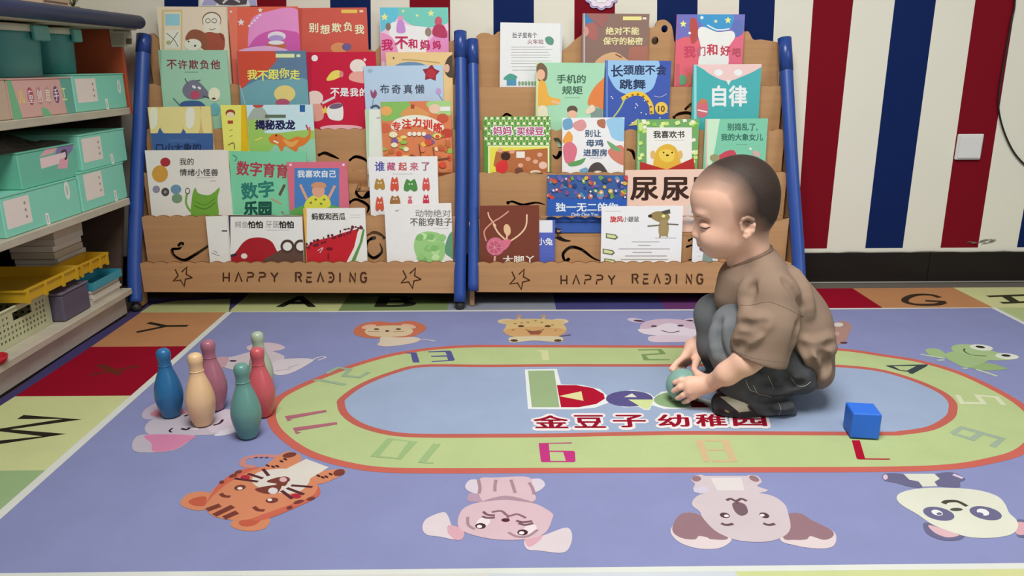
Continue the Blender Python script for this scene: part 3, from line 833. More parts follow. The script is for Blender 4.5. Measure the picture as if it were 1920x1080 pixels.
rackA, ZLA = rack('bookshelf', 'tiered wooden book rack with blue foam posts beside the storage unit', (262, 276), (856, 852), [491, 404, 320, 241, 157],
    [(276, 66), (286, 62), (300, 72), (330, 60), (380, 40), (430, 70), (520, 80), (600, 60), (690, 92), (705, 94), (730, 70), (790, 76), (840, 78), (852, 74)],
    [(1, [(333, 462), (342, 457), (336, 466), (323, 468), (327, 480), (345, 488), (365, 478), (388, 463), (402, 452), (425, 446)], .007, .004), (1, [(705, 445), (690, 452), (686, 470), (700, 484), (716, 472), (712, 456)], .006, .0045),
     (1, [(722, 448), (714, 440), (700, 436), (688, 442)], .006, .004), (3, [(654, 302), (666, 294), (682, 298), (690, 306)], .004, .004), (2, [(652, 382), (668, 374), (690, 386), (688, 400)], .005, .004),
     (3, [(596, 292), (608, 287), (622, 292), (636, 298)], .005, .0045), (2, [(675, 345), (668, 362), (680, 372), (688, 360)], .005, .004)],
    [(342, 518, 19), (770, 521, 20)], [('HAPPY', 419, 523, 528, 17), ('READING', 555, 690, 528, 17)],
    [([((254, 566), 0), ((252, 500), .13), ((257, 350), .45), ((264, 200), .72), ((270, 66), 1)], .0205, True),
     ([((862, 566), 0), ((864, 420), .3), ((865, 250), .62), ((863, 60), 1)], .0185, True)])
rackB, ZLB = rack('bookshelf', 'tiered wooden book rack with blue foam posts behind the squatting child', (892, 893), (1484, 1464), [491, 406, 323, 243, 160],
    [(893, 68), (902, 62), (915, 62), (926, 66), (940, 58), (990, 62), (1040, 96), (1062, 90), (1090, 66), (1140, 50), (1190, 48), (1224, 52), (1232, 40), (1246, 37), (1258, 46), (1262, 60), (1268, 82), (1300, 70), (1390, 60), (1404, 60), (1412, 74), (1426, 74), (1440, 76), (1464, 80)],
    [(1, [(1050, 434), (1044, 428), (1040, 440), (1056, 450), (1070, 452)], .0075, .006), (1, [(1068, 484), (1060, 490), (1056, 476), (1070, 464), (1090, 468), (1112, 484), (1128, 490)], .006, .0042), (1, [(1290, 452), (1304, 446), (1302, 462)], .005, .003),
     (1, [(1286, 464), (1300, 460), (1310, 470), (1302, 484), (1290, 488)], .004, .0035), (1, [(1270, 498), (1280, 496), (1288, 500)], .004, .003),
     (2, [(950, 382), (960, 378), (980, 384), (1005, 380), (1022, 384)], .006, .003), (3, [(1040, 264), (1046, 262), (1052, 282), (1044, 296), (1036, 290)], .008, .006), (3, [(1175, 280), (1186, 284), (1190, 300)], .005, .004),
     (4, [(942, 220), (950, 214), (962, 220)], .006, .003), (4, [(1262, 222), (1272, 214), (1292, 212), (1304, 222)], .006, .004), (4, [(1284, 206), (1296, 196), (1304, 200)], .005, .004), ('ear', 1246, 54, .010), ('ear', 1228, 76, .011)],
    [(974, 523, 20)], [('HAPPY', 1052, 1155, 533, 17), ('READING', 1186, 1320, 531, 17)],
    [([((887, 545), 0.02), ((888, 420), .3), ((889, 250), .62), ((886, 75), 1)], .0165, False),
     ([((1500, 560), 0), ((1496, 470), .2), ((1484, 300), .52), ((1471, 72), 1)], .0195, True)])
# plain wooden front leg of the right rack
m = MB(); a = at_y(881, 548, YK[0]); b = at_y(889, 548, YK[0]); m.box((a.x, YK[0], ZR3), (b.x, YK[0] + .03, a.z + .02), mat('c39a6a', .55, 'wood')); m.build('leg', rackB)
# ------------------------------------------------------------------ picture books
TILT = .07
def book(rk, k, tl, tr, col, label, art=None, d=0, th=.0062, spine=None, pages='e9e4d6', slip=0):
    zl = ZLA if rk == 'A' else ZLB
    zs = zl[k] - .058 + .0006 + slip
    P = Vector((0, YK[k] + TH + .0045 + d, zs))
    V = Vector((0, TILT, 1)).normalized(); n = RT.cross(V).normalized()
    a = Art(None, P, RT, V, None, .00005, 'print', .35)
    A_, B_ = a.uv(tl), a.uv(tr)
    w = math.hypot(B_[0]-A_[0], B_[1]-A_[1]); e1 = ((B_[0]-A_[0])/w, (B_[1]-A_[1])/w); e2 = (e1[1], -e1[0])
    h = min(A_[1], B_[1]) / -e2[1] - .0004
    def pt(u, v, dn=0.0):   # u across from the left edge, v down from the top, dn behind the front
        return P + RT*(A_[0] + e1[0]*u + e2[0]*v) + V*(A_[1] + e1[1]*u + e2[1]*v) - n*dn
    base = pt(w/2, h, th/2)
    e = empty('picture_book', base, label, 'book', 'picture books on the racks')
    def slab(m, u0, u1, v0, v1, d0, d1, mt):
        m.hexa([pt(u0, v1, d0), pt(u1, v1, d0), pt(u1, v1, d1), pt(u0, v1, d1), pt(u0, v0, d0), pt(u1, v0, d0), pt(u1, v0, d1), pt(u0, v0, d1)], mt)
    m = MB(); t = .0016
    cm = mat(col, .35, 'print'); sm = mat(spine or col, .4, 'print')
    slab(m, 0, w, 0, h, 0, t, cm); slab(m, 0, w, 0, h, th - t, th, cm); slab(m, -.0012, .0008, 0, h, .0002, th - .0002, sm)
    if art:
        a.mb = m
        q = [(A_[0] + e1[0]*u + e2[0]*v, A_[1] + e1[1]*u + e2[1]*v) for u, v in ((0, h), (w, h), (w, 0), (0, 0))]
        a.clip = q; a.layer = 2
        art(a)
    m.build('cover', e)
    m = MB(); slab(m, .001, w - .002, .002, h - .002, t, th - t, mat(pages, .8, 'print')); m.build('pages', e)
    return e
def hinge(a, x0, x1, y0, y1, h):   # groove beside the spine
    a.poly([(x0, y0), (x1, y0), (x1, y1), (x0, y1)], h)
# ---- left rack, top tier
def f(a):
    a.rect(303, 18, 342, 93, 'c9b583'); a.rect(308, 22, 339, 93, 'd9cdb0'); a.rect(310, 26, 337, 48, '8ec0cc'); a.rect(310, 56, 337, 90, 'd9dcc8'); a.stroke([(312, 62), (326, 74), (334, 88)], .002, '5d5340'); a.stroke([(334, 60), (318, 84)], .002, '6c6a50'); a.ell(316, 80, 5, 4, 'a8a880')
    a.ell(397, 38, 18, 16, '6b5a48'); a.ell(397, 39, 16.6, 14.6, 'e2d2c0'); a.blob([(384, 42), (410, 42), (412, 62), (398, 70), (384, 62)], 'e2d2c0')
    for x in (390, 402): a.ell(x, 39, 5, 4.5, '5f4a3c'); a.ell(x, 39, 3.8, 3.3, 'e6d8c8')
    a.stroke([(392, 54), (398, 56), (404, 53)], .0018, '7a5548'); a.blob([(382, 66), (392, 60), (404, 62), (420, 66), (418, 95), (386, 95)], '9c5040'); a.stroke([(412, 62), (420, 76)], .004, '6d3a30')
    a.blob([(348, 74), (356, 58), (372, 56), (386, 66), (388, 95), (366, 80)], '8a5540'); a.ell(362, 84, 16, 11, 'ead7c6'); a.ell(354, 78, 1.8, 1.5, '4a3028'); a.ell(366, 86, 2, 2, '4a3028')
book('A', 4, (294, 12), (424, 13), 'd9c8b2', 'cream picture book with old man and window sketch, top left', f, spine='d6cf9a')
def f(a):
    a.rect(424, 10, 445, 110, 'd9745e'); a.blob([(465, 95), (470, 40), (500, 22), (560, 20), (562, 100), (470, 100)], 'd78bc0'); a.blob([(468, 85), (485, 66), (515, 56), (545, 58), (562, 66), (562, 100), (462, 100)], 'c45aa4')
    a.star(452, 42, 7, 'efe3da'); a.star(488, 19, 5, 'efe3da'); a.star(433, 22, 3, 'efd9d0'); a.ell(519, 68, 17, 9, 'd9cfe6'); a.ell(518, 72, 14, 6, 'a58fc4'); a.ell(518, 88, 19, 12, 'b5694c'); a.ell(518, 80, 15, 4, 'efe6da')
    a.blob([(455, 92), (500, 86), (540, 94), (500, 100), (450, 100)], 'e9a8cc')
    for i in range(5): a.stroke([(466 + i*5, 50 - i*5), (469 + i*5, 47 - i*5)], .006, 'e6cfe0', False)
book('A', 4, (427, 13), (558, 12), 'd2624e', 'pink and coral picture book with white stars in the top row', f)
def f(a):
    a.rect(640, 18, 670, 24.5, 'e8b45a'); a.rect(674, 19, 681, 23, 'e8d0a0'); a.ell(636, 90, 16, 10, 'c98a5c'); a.ell(650, 88, 9, 7, '6a5c84'); a.rect(559, 10, 566, 100, 'b04c40')
    for i, t in enumerate('别想欺负我'): a.text(t, 588 + i*21.5, 52 + (3 if i in (1, 4) else -2 if i == 3 else 0), 17, 'efe6b4', .02)
book('A', 4, (559, 15), (687, 14), 'c0564a', 'dull red picture book with pale yellow title in the top row', f)
def f(a):
    a.blob([(705, 10), (845, 10), (845, 40), (800, 52), (770, 46), (740, 30), (705, 60)], '6fbcae'); a.blob([(700, 10), (740, 10), (745, 34), (712, 62), (700, 62)], '5fb4c8'); a.blob([(735, 42), (770, 48), (806, 54), (800, 80), (810, 110), (740, 110), (730, 70)], 'ece4e6'); a.blob([(700, 64), (735, 70), (745, 110), (700, 110)], 'd48ab2'); a.blob([(810, 70), (845, 60), (845, 110), (800, 110)], 'cf86b4')
    a.star(721, 32, 8, 'dfe08a'); a.star(808, 25, 7, 'cfe08a'); a.star(756, 21, 3.5, 'e0eaa0'); a.star(782, 29, 3.5, 'e0eaa0')
    a.ell(751, 34, 5, 5, 'd58fae'); a.blob([(746, 40), (756, 40), (760, 60), (744, 60)], 'b884c4'); a.ell(728, 50, 5, 7, '7d6a5c'); a.ell(822, 40, 7, 9, 'b8566c'); a.blob([(815, 48), (832, 48), (838, 70), (812, 66)], 'a63a58'); a.ell(803, 60, 6, 8, '8c7a6c')
    for t, x, y, s_ in [('我', 726, 84, 20), ('不', 753, 80, 22), ('和', 774, 82, 17), ('妈', 797, 84, 18), ('妈', 819, 84, 15)]: a.text(t, x, y, s_, 'b52a5c', .03)
book('A', 4, (712, 14), (840, 14), 'e3b7cc', 'turquoise, white and pink picture book with stars by the centre posts, top row', f)
# ---- left rack, fourth tier
def f(a):
    a.rect(296, 90, 303, 205, '84a890')
    for i, t in enumerate('不许欺负他'): a.text(t, 322 + i*20.5, 121, 17, '7a3444', .012)
    a.stroke([(346, 135), (372, 135)], .0012, '6a8a76', False)
    a.blob([(342, 170), (350, 155), (366, 150), (380, 160), (392, 178), (372, 186), (352, 184)], '6f7080'); a.stroke([(352, 157), (347, 147)], .003, '55566a'); a.stroke([(368, 152), (376, 150)], .003, '55566a'); a.ell(366, 178, 9, 8, 'b04a64', -20); a.ell(364, 163, 4, 2.5, 'e4e4e4', 30); a.ell(374, 165, 3.5, 2.2, 'e4e4e4', 30); a.stroke([(380, 180), (400, 185)], .004, '4c4c5c')
    a.ell(402, 177, 11, 13, 'e3dcbc'); a.ell(401, 185, 4, 2, '5a3c34'); a.blob([(340, 200), (345, 190), (375, 190), (385, 204)], '3f5c8c'); a.stroke([(325, 184), (338, 198)], .003, '4c6a64'); a.ell(403, 205, 10, 12, '68a8b0')
book('A', 3, (297, 94), (425, 94), '95bfa4', 'sage green picture book with a grey wolf, left end of the fourth row', f, d=0)
def f(a):
    a.blob([(438, 90), (500, 90), (520, 108), (498, 135), (470, 150), (450, 172), (438, 170)], 'bf4a38'); a.blob([(438, 175), (455, 165), (485, 150), (520, 150), (576, 150), (576, 205), (438, 205)], '6a9aa4'); a.rect(517, 101, 552, 108, 'cfd8a0'); a.rect(556, 102, 563, 107, 'cfd8a0')
    for i, t in enumerate('我不跟你走'): a.text(t, 473 + i*20, 140 + (-3 if i == 3 else 2 if i == 1 else 0), 18, 'e6d66a', .025)
    a.ell(534, 176, 20, 16, 'd2c078'); a.ell(530, 192, 13, 7, 'a8506a'); a.stroke([(450, 160), (460, 195)], .002, 'a8c0c4')
book('A', 3, (444, 96), (573, 95), '5b7690', 'slate blue and red picture book with yellow title, fourth row', f)
def f(a):
    a.rect(575, 95, 584, 245, 'a81e38'); a.ell(590, 109, 6, 6, 'e6d6d2'); a.blob([(612, 150), (622, 135), (636, 132), (640, 142), (625, 150)], 'd6c65a'); a.ell(640, 139, 4, 6, 'c4807a')
    a.ell(671, 124, 15, 13, 'e6ccc4'); a.blob([(656, 150), (660, 136), (684, 136), (690, 156)], 'd69a90'); a.star(684, 112, 4, 'e6d0d0'); a.ell(590, 184, 16, 14, 'dcc0b8'); a.blob([(578, 200), (602, 196), (606, 222), (585, 226)], 'cf9484'); a.star(610, 207, 9, 'd6be50')
    a.blob([(615, 200), (640, 194), (643, 222), (630, 226), (616, 220)], 'dcd6d4'); a.ell(630, 199, 13, 5, '6c5a70', -10); a.stroke([(604, 194), (628, 182)], .007, 'cabfc4')
    for i, t in enumerate('不是我的错'): a.text(t, 628 + i*18, 173, 15, 'efe4e0', .03)
    a.ell(640, 240, 40, 6, 'd8a8b0')
book('A', 3, (575, 98), (704, 97), 'b71f3b', 'bright red picture book with white kittens in the fourth row', f, d=.003, th=.005)
def f(a):
    a.stroke([(753, 112), (780, 113), (825, 118)], .003, 'a88c58'); a.ell(770, 130, 34, 14, '6686a4'); a.blob([(833, 130), (840, 108), (856, 104), (860, 140), (842, 145)], '4c4238'); a.ell(838, 128, 5, 8, 'd0a890'); a.star(738, 109, 3, '5c5040')
book('A', 3, (724, 98), (848, 98), 'd6b884', 'tan picture book half hidden behind the pale blue one', f, d=.0085, th=.005)
def f(a):
    a.ell(694, 133, 5, 3.5, '93a8b4'); a.star(808, 137, 17, '8c2c34', -85, .62); a.ell(808, 138, 9, 9, 'a83440')
    for i, t in enumerate('布奇真懒'): a.text(t, 721 + i*22, 167, 17, '3f4656', .008)
    a.blob([(695, 168), (700, 174), (703, 168), (707, 176), (702, 184), (696, 180)], '8c4a6c'); a.stroke([(700, 184), (698, 205)], .0016, '52705c'); a.ell(822, 171, 5, 6, 'b494c4'); a.stroke([(823, 178), (830, 188)], .0016, '5c705c'); a.stroke([(695, 202), (705, 198), (712, 203)], .006, '4c5864')
book('A', 3, (682, 124), (830, 122), 'a9bfd4', 'pale blue picture book with a dark red sun in the fourth row', f, d=-.0035, th=.0045)
# ---- left rack, third tier
def f(a):
    for pts in ([(278, 200), (298, 200), (300, 240), (294, 249), (278, 248)], [(303, 198), (343, 198), (342, 240), (335, 251), (310, 250), (301, 240)], [(347, 198), (374, 198), (374, 245), (360, 252), (344, 246)], [(378, 198), (395, 198), (395, 258), (380, 244)]): a.blob(pts, 'd6c888')
    a.blob([(282, 205), (294, 205), (294, 235), (282, 240)], 'dcd6c0'); a.blob([(350, 205), (364, 205), (362, 236), (350, 238)], 'e6e0c8')
    a.poly([(270, 250), (400, 250), (400, 300), (270, 300)], '3d5c90'); a.blob([(300, 240), (310, 252), (336, 252), (344, 242), (346, 256), (300, 256)], '3d5c90')
    a.lines(316, 368, [262, 265], '6a84ac', .0008); a.text('口小大象的', 335, 277, 16, '1d2c50', .015, 84)
book('A', 2, (277, 201), (394, 199), 'c9a86a', 'yellow and blue picture book with big teeth shapes, third row left', f, spine='8a7a70')
def f(a):
    a.rect(452, 195, 466, 292, 'd9ae20'); a.ell(432, 212, 9, 7, '8c3c30'); a.ell(432, 215, 7, 5, 'e6c8a4'); a.rect(427, 226, 437, 232, 'a43c34'); a.stroke([(430, 245), (436, 243)], .0015, '7a7040'); a.stroke([(430, 256), (436, 254)], .0015, '7a7040'); a.stroke([(428, 272), (438, 268), (440, 280)], .003, '6c6440')
book('A', 2, (414, 197), (470, 197), 'e2d56a', 'narrow yellow book beside the dinosaur book', f, d=.0066, th=.005)
def f(a):
    a.poly([(455, 195), (595, 195), (595, 250), (455, 250)], 'b8d2da'); a.blob([(460, 232), (474, 205), (490, 200), (505, 222), (500, 245), (460, 245)], '9aa69a'); a.ell(484, 198, 10, 4, 'b04a40'); a.blob([(455, 235), (490, 225), (500, 250), (595, 246), (595, 300), (455, 300)], '93b85c'); a.blob([(520, 270), (595, 262), (595, 300), (510, 300)], '8cc0a4'); a.rect(562, 197, 572, 210, '2c5c94'); a.poly([(560, 210), (574, 210), (566, 218)], 'c8d4d4'); a.rect(497, 215, 536, 221, '5c6a58'); a.text('揭秘恐龙', 516, 234, 17, '22204c', .045, 74)
    a.blob([(504, 259), (512, 252), (525, 252), (540, 262), (556, 256), (572, 258), (582, 250), (580, 262), (570, 272), (560, 276), (556, 284), (546, 280), (535, 274), (528, 284), (520, 272), (508, 268)], 'cf7434'); a.stroke([(576, 262), (581, 250), (580, 238)], .006, 'cf7434'); a.stroke([(513, 264), (522, 268)], .005, 'e8d8c8'); a.ell(518, 254, 1.8, 1.8, '3a2418'); a.blob([(530, 260), (546, 266), (560, 262), (552, 274), (540, 274)], 'e09a54'); a.stroke([(478, 264), (492, 258)], .004, 'e0c85c'); a.stroke([(574, 234), (578, 244)], .004, 'a83450')
book('A', 2, (462, 197), (586, 196), 'a8c8b0', 'light blue and green picture book with an orange dinosaur', f)
def f(a):
    a.rect(684, 204, 692, 310, 'a8c8a8'); a.stroke([(706, 222), (713, 220)], .003, '8a94a0')
book('A', 2, (685, 205), (745, 205), 'd0d8cc', 'pale grey green book behind the busy red activity book', f, d=.0066, th=.005)
def f(a):
    a.blob([(715, 190), (760, 188), (770, 205), (750, 222), (715, 225)], '7fae5c'); a.blob([(800, 192), (846, 190), (846, 215), (815, 212)], '9cc07c'); a.blob([(752, 212), (772, 198), (798, 208), (806, 216), (780, 220), (755, 218)], 'c99058'); a.rect(770, 196, 777, 204, 'a04838'); a.rect(822, 200, 844, 208, 'e6e0d6')
    for x, y, c in [(830, 222, 'b8543c'), (724, 208, 'd9a05c'), (815, 204, 'd9b8a0'), (838, 250, 'b04434'), (722, 240, 'c06044')]: a.ell(x, y, 11, 9, c)
    a.blob([(733, 238), (742, 224), (770, 216), (800, 218), (826, 230), (832, 242), (815, 248), (795, 238), (765, 236), (745, 246)], 'efe0c8')
    for i, t in enumerate('专注力训练'): a.text(t, 743 + i*19.5, 234 + [3, -2, -5, -1, 5][i], 17, 'c23a30', .04)
    random.seed(3)
    for i in range(46): a.ell(random.uniform(718, 844), random.uniform(252, 318), random.uniform(3, 8), random.uniform(3, 6), random.choice(['d9b04c', 'c4503c', '8cae4c', 'e0c878', '7a5a8c', 'b06a3c', 'e0d4b0', 'd4785c']))
    for i in range(4): a.ell(768 + i*9, 251, 4, 4, 'e8dcc8')
    a.stroke([(770, 290), (800, 300), (843, 296)], .004, '6a4638'); a.stroke([(786, 270), (792, 310)], .003, '6a4638'); a.stroke([(812, 276), (818, 312)], .003, '6a4638')
book('A', 2, (714, 191), (845, 189), 'c87850', 'busy red and yellow activity book with houses, third row right', f)
# ---- left rack, second tier
def f(a):
    a.ell(310, 304, 9.5, 8.5, '9c2c34'); a.ell(300, 326, 15, 16, 'c08c3c'); a.ell(293, 355, 7, 7, '857f92'); a.ell(310, 360, 7.5, 8, '4a4444'); a.ell(310, 360, 3, 3, '8a8484'); a.ell(330, 355, 10, 9, '6788a0'); a.ell(332, 372, 10, 9, '6e8c6c')
    a.text('我的', 350, 303, 13, '3c3838', .006); a.text('情绪小怪兽', 373, 323, 13, '3c3838', .006, 72); a.lines(368, 408, [333], '8a8680', .0008); a.lines(392, 408, [339], '8a8680', .0008)
    a.blob([(362, 410), (360, 372), (366, 352), (372, 362), (390, 366), (402, 360), (412, 352), (408, 372), (407, 410)], '6b9c3a'); a.stroke([(364, 385), (384, 392), (404, 380)], .003, '4c7424'); a.stroke([(366, 378), (385, 384), (403, 372)], .002, '4c7424'); a.stroke([(352, 358), (349, 380), (358, 396), (368, 398)], .006, '6b9c3a'); a.ell(352, 358, 4.5, 6, '5c5448'); a.ell(352, 358, 3, 4.2, 'd0ccc4')
book('A', 1, (272, 282), (426, 281), 'd3cec6', 'white picture book with coloured balls and a green shape, second row left', f, spine='c6c0b8')
def f(a):
    a.text('数字育育', 492, 318, 26, 'a03c4c', .03, 96, 4); a.text('数字', 483, 356, 30, '2f7468', .035, 60, -6); a.text('乐园', 483, 391, 26, '1d5044', .05, 50); a.stroke([(436, 290), (444, 296), (440, 302)], .003, '4c8c70'); a.stroke([(508, 372), (528, 382)], .004, 'b88c6c'); a.stroke([(524, 366), (534, 346)], .008, '5c5040'); a.stroke([(528, 396), (532, 400)], .004, 'b0604c')
book('A', 1, (430, 283), (574, 285), '74bf98', 'mint green number book with large dark red characters', f, d=.0066, th=.005)
def f(a):
    a.rect(552, 315, 636, 405, '4679b4'); a.text('我喜欢自己', 594, 326, 13, 'd5e2ea', .02, 72); a.blob([(540, 398), (575, 384), (620, 384), (652, 396), (652, 410), (540, 410)], '5c9c50'); a.blob([(573, 378), (588, 366), (612, 366), (618, 388), (575, 392)], 'cdc94c'); a.ell(597, 358, 12, 12, 'cc9880'); a.blob([(584, 350), (590, 342), (608, 343), (610, 352)], 'c08a6a')
    a.stroke([(576, 374), (563, 346)], .008, 'cc9880'); a.stroke([(616, 372), (628, 348)], .008, 'cc9880')
    for x, y in [(583, 380), (592, 374), (602, 382), (608, 374)]: a.ell(x, y, 2.5, 2, '6c7c2c')
    for x, y in [(545, 309), (644, 309)]: a.ell(x, y, 2.5, 2.5, 'e6c4cc')
book('A', 1, (538, 304), (650, 303), 'c8677c', 'pink framed picture book with a figure raising both arms', f)
def f(a):
    for i, (t, c) in enumerate(zip('谁藏起来了', ['4a4a90', 'a85070', 'b84848', 'b86070', 'a05878'])): a.text(t, 712 + i*21.5, 312, 18 if i == 0 else 15, c, .015)
    a.lines(736, 774, [326], '9a9690', .0008, .05)
    for x, y, c, w_, h_ in [(712, 346, 'a5803c', 10, 11), (740, 346, 'c0503c', 8, 14), (770, 348, '4c8444', 13, 12), (799, 346, 'c2504c', 7, 13), (712, 383, 'c0563c', 8, 14), (741, 376, '94683c', 10, 9), (769, 376, 'c0606c', 4, 9), (799, 376, 'b8344c', 6, 11)]:
        a.blob([(x - w_*.6, y - h_), (x, y - h_*.7), (x + w_*.6, y - h_), (x + w_, y + h_*.5), (x + w_*.5, y + h_*.9), (x, y + h_*.6), (x - w_*.5, y + h_*.9), (x - w_, y + h_*.5)], c); a.ell(x - 2.5, y - 3, 1.4, 1.4, 'f0e8dc'); a.ell(x + 2.5, y - 3, 1.4, 1.4, 'f0e8dc')
book('A', 1, (691, 294), (820, 293), 'dcdad6', 'white picture book with rows of little coloured creatures', f)
# ---- left rack, front tier
def f(a):
    a.stroke([(416, 433), (426, 433)], .004, '2c2a28', False); a.stroke([(396, 474), (412, 480)], .002, '7c7c74', False); a.stroke([(400, 470), (408, 474)], .002, '7c7c74', False)
book('A', 0, (386, 406), (450, 405), 'd8d8d0', 'white book mostly hidden behind the red ladybird-like cover', f, d=.0066, th=.005)
def f(a):
    a.rect(426, 400, 432, 500, '4c2c4c'); a.rect(426, 402, 568, 406, '4c3c3c'); a.text('鳄鱼', 453, 421, 12, '8c8884', .004); a.text('怕怕', 479, 421, 13, '2c2a2a', .04); a.text('牙医', 511, 421, 12, '8c8884', .004); a.text('怕怕', 537, 421, 13, '2c2a2a', .04); a.lines(497, 552, [431], '9a9690', .0008)
    a.blob([(436, 492), (446, 468), (462, 450), (484, 445), (505, 450), (516, 464), (520, 492)], '9c2028'); a.blob([(495, 492), (515, 475), (532, 466), (545, 462), (575, 466), (575, 495)], '5c4438'); a.ell(539, 462, 13, 13, '4c3830'); a.ell(564, 462, 13, 13, '4c3830'); a.ell(539, 462, 8.5, 8, 'dcd6cc'); a.ell(564, 462, 8.5, 8, 'dcd6cc'); a.ell(458, 480, 6, 5, 'dcd0c4'); a.stroke([(432, 480), (444, 477)], .008, '3c2c34')
book('A', 0, (428, 403), (566, 405), 'd9d7d1', 'white landscape book with a dark red dome and brown eyes', f)
def f(a):
    a.rect(569, 385, 575, 500, 'd6a94c'); a.text('蚂蚁和西瓜', 616, 406, 13, '3a3632', .03, 63); a.lines(656, 676, [403, 408], 'a09c94', .0008, .05)
    a.blob([(572, 495), (574, 466), (590, 452), (615, 446), (645, 436), (668, 430), (680, 430), (676, 450), (660, 480), (650, 495)], 'b7242e'); a.poly([(672, 430), (684, 428), (676, 456), (660, 495), (648, 495), (664, 464)], 'e6dccb'); a.poly([(680, 430), (684, 430), (680, 452), (664, 495), (656, 495), (674, 456)], '5c8c4c'); a.poly([(684, 440), (690, 450), (690, 500), (668, 500), (676, 480)], 'd9dcd2')
    random.seed(5)
    for i in range(34):
        t = random.random(); x = 574 + t*104; a.ell(x, 463 - t*38 + random.uniform(-7, 4), random.uniform(1.5, 3.5), random.uniform(1.2, 3), '5c2430')
    a.ell(618, 466, 6, 2.5, '6a1820'); a.stroke([(596, 470), (606, 464), (600, 474)], .003, 'd9a0a4'); a.ell(616, 480, 1.6, 6, '7c1c24')
book('A', 0, (569, 391), (684, 390), 'dcdad2', 'white picture book with a big red watermelon slice', f, spine='d6a94c')
def f(a):
    a.text('动物绝对', 812, 400, 14, '7c7a78', .008, 66); a.text('不能穿鞋子', 808, 416, 15, '54524f', .008, 78); a.lines(812, 842, [428], 'a4a09c', .001, .05); a.stroke([(741, 396), (748, 394)], .003, '9a9894')
    a.blob([(776, 462), (782, 442), (800, 434), (824, 438), (832, 452), (836, 470), (825, 492), (795, 495), (782, 482)], '8fbe78'); random.seed(8)
    for i in range(16): a.blob([(x, y) for x, y in [(lambda cx, cy: [(cx-8, cy+3), (cx-2, cy-6), (cx+7, cy-2), (cx+3, cy+6)])(random.uniform(782, 830), random.uniform(442, 488))][0]], random.choice(['a6cc8c', '78ae64', 'b4d49c', '88ba74']))
    a.blob([(834, 470), (842, 440), (858, 434), (862, 490), (845, 482)], '5c8c6c')
book('A', 0, (721, 383), (846, 381), 'd9d7d3', 'white picture book with a leafy green cabbage beside the blue posts', f)
# ---- right rack, top tier
def f(a):
    a.text('肚子里有个', 984, 66, 10, '4c4c50', .008, 46); a.text('火车站', 1004, 78, 9, '8c5c64', .008, 30); a.blob([(1022, 72), (1030, 68), (1038, 74), (1036, 84), (1026, 82)], '5c8c7c'); a.lines(955, 1040, [88, 92.5, 98, 103, 108, 114, 119, 125, 131], 'b4b2b4', .0014, .25); a.rect(950, 144, 968, 160, '4c8cac'); a.blob([(944, 148), (956, 138), (970, 144), (960, 150)], '4c9484')
    for i in range(6): a.ell(974 + i*6, 156, 2.5, 4, '7a9c7c')
    a.rect(1051, 42, 1055, 165, 'c2c4ca')
book('A' if 0 else 'B', 4, (939, 42), (1055, 44), 'd6d8dc', 'white book back with small print, left end of the top row', f)
def f(a):
    a.rect(1094, 20, 1097, 120, 'b0a4a8'); a.blob([(1098, 24), (1118, 24), (1114, 42), (1102, 46), (1098, 42)], '3c78a4'); a.blob([(1100, 46), (1112, 42), (1120, 52), (1118, 74), (1106, 72), (1099, 56)], 'a0625c'); a.blob([(1094, 54), (1100, 50), (1104, 60), (1098, 68)], 'c08c84'); a.rect(1168, 31, 1203, 38, 'd9cf84'); a.rect(1205, 32.5, 1212, 36.5, 'd6ccc0'); a.blob([(1118, 120), (1130, 104), (1152, 98), (1168, 106), (1180, 120)], 'c9a27a'); a.stroke([(1154, 102), (1166, 108)], .004, '7a5038'); a.blob([(1100, 24), (1140, 24), (1130, 50), (1118, 44)], '94605c')
    a.text('绝对不能', 1167, 58, 14, 'ddcf9a', .02, 62); a.text('保守的秘密', 1168, 77, 14, 'ddcf9a', .02, 74)
    a.poly([(1180, 88), (1214, 86), (1216, 120), (1176, 120)], 'a0695a')
book('B', 4, (1093, 25), (1218, 26), '83695f', 'brown picture book with pale yellow title in the top row', f)
def f(a):
    a.poly([(1265, 25), (1400, 25), (1400, 70), (1265, 75)], '6a6aae'); a.blob([(1310, 26), (1372, 26), (1370, 52), (1350, 58), (1325, 54)], '3c8cbc'); a.blob([(1262, 85), (1300, 70), (1320, 100), (1312, 165), (1262, 165)], 'cf5f6c'); a.blob([(1402, 60), (1376, 75), (1362, 100), (1366, 165), (1402, 165)], 'd0627a'); a.blob([(1308, 60), (1318, 50), (1345, 60), (1372, 58), (1378, 70), (1366, 90), (1362, 125), (1312, 125), (1314, 90)], 'e6dcd2')
    a.star(1281, 45, 7, 'd9d884'); a.star(1365, 38, 7, 'd9d884'); a.ell(1316, 33, 3, 3, 'd6dce6'); a.star(1342, 40, 4, 'd9dca0'); a.stroke([(1326, 47), (1345, 56), (1368, 54)], .004, 'd2e2ec'); a.blob([(1294, 38), (1306, 38), (1308, 72), (1296, 80)], 'a84a44'); a.blob([(1374, 42), (1390, 38), (1394, 60), (1380, 68)], '5a6aa8'); a.ell(1293, 62, 2.5, 2.5, 'e8e0dc')
    for t, x, y, s_, c in [('我', 1293, 97, 21, 'b8405a'), ('们', 1314, 96, 17, 'b06070'), ('和', 1335, 93, 20, 'b8384c'), ('好', 1360, 95, 18, 'b8384c'), ('吧', 1381, 98, 14, 'a84a5a')]: a.text(t, x, y, s_, c, .025)
    a.ell(1279, 150, 8, 10, '5c946c'); a.ell(1293, 148, 6, 12, 'b06a54'); a.rect(1268, 120, 1274, 165, 'b85c64')
book('B', 4, (1270, 27), (1397, 27), 'c2607c', 'purple and coral picture book with stars, right end of top row', f)
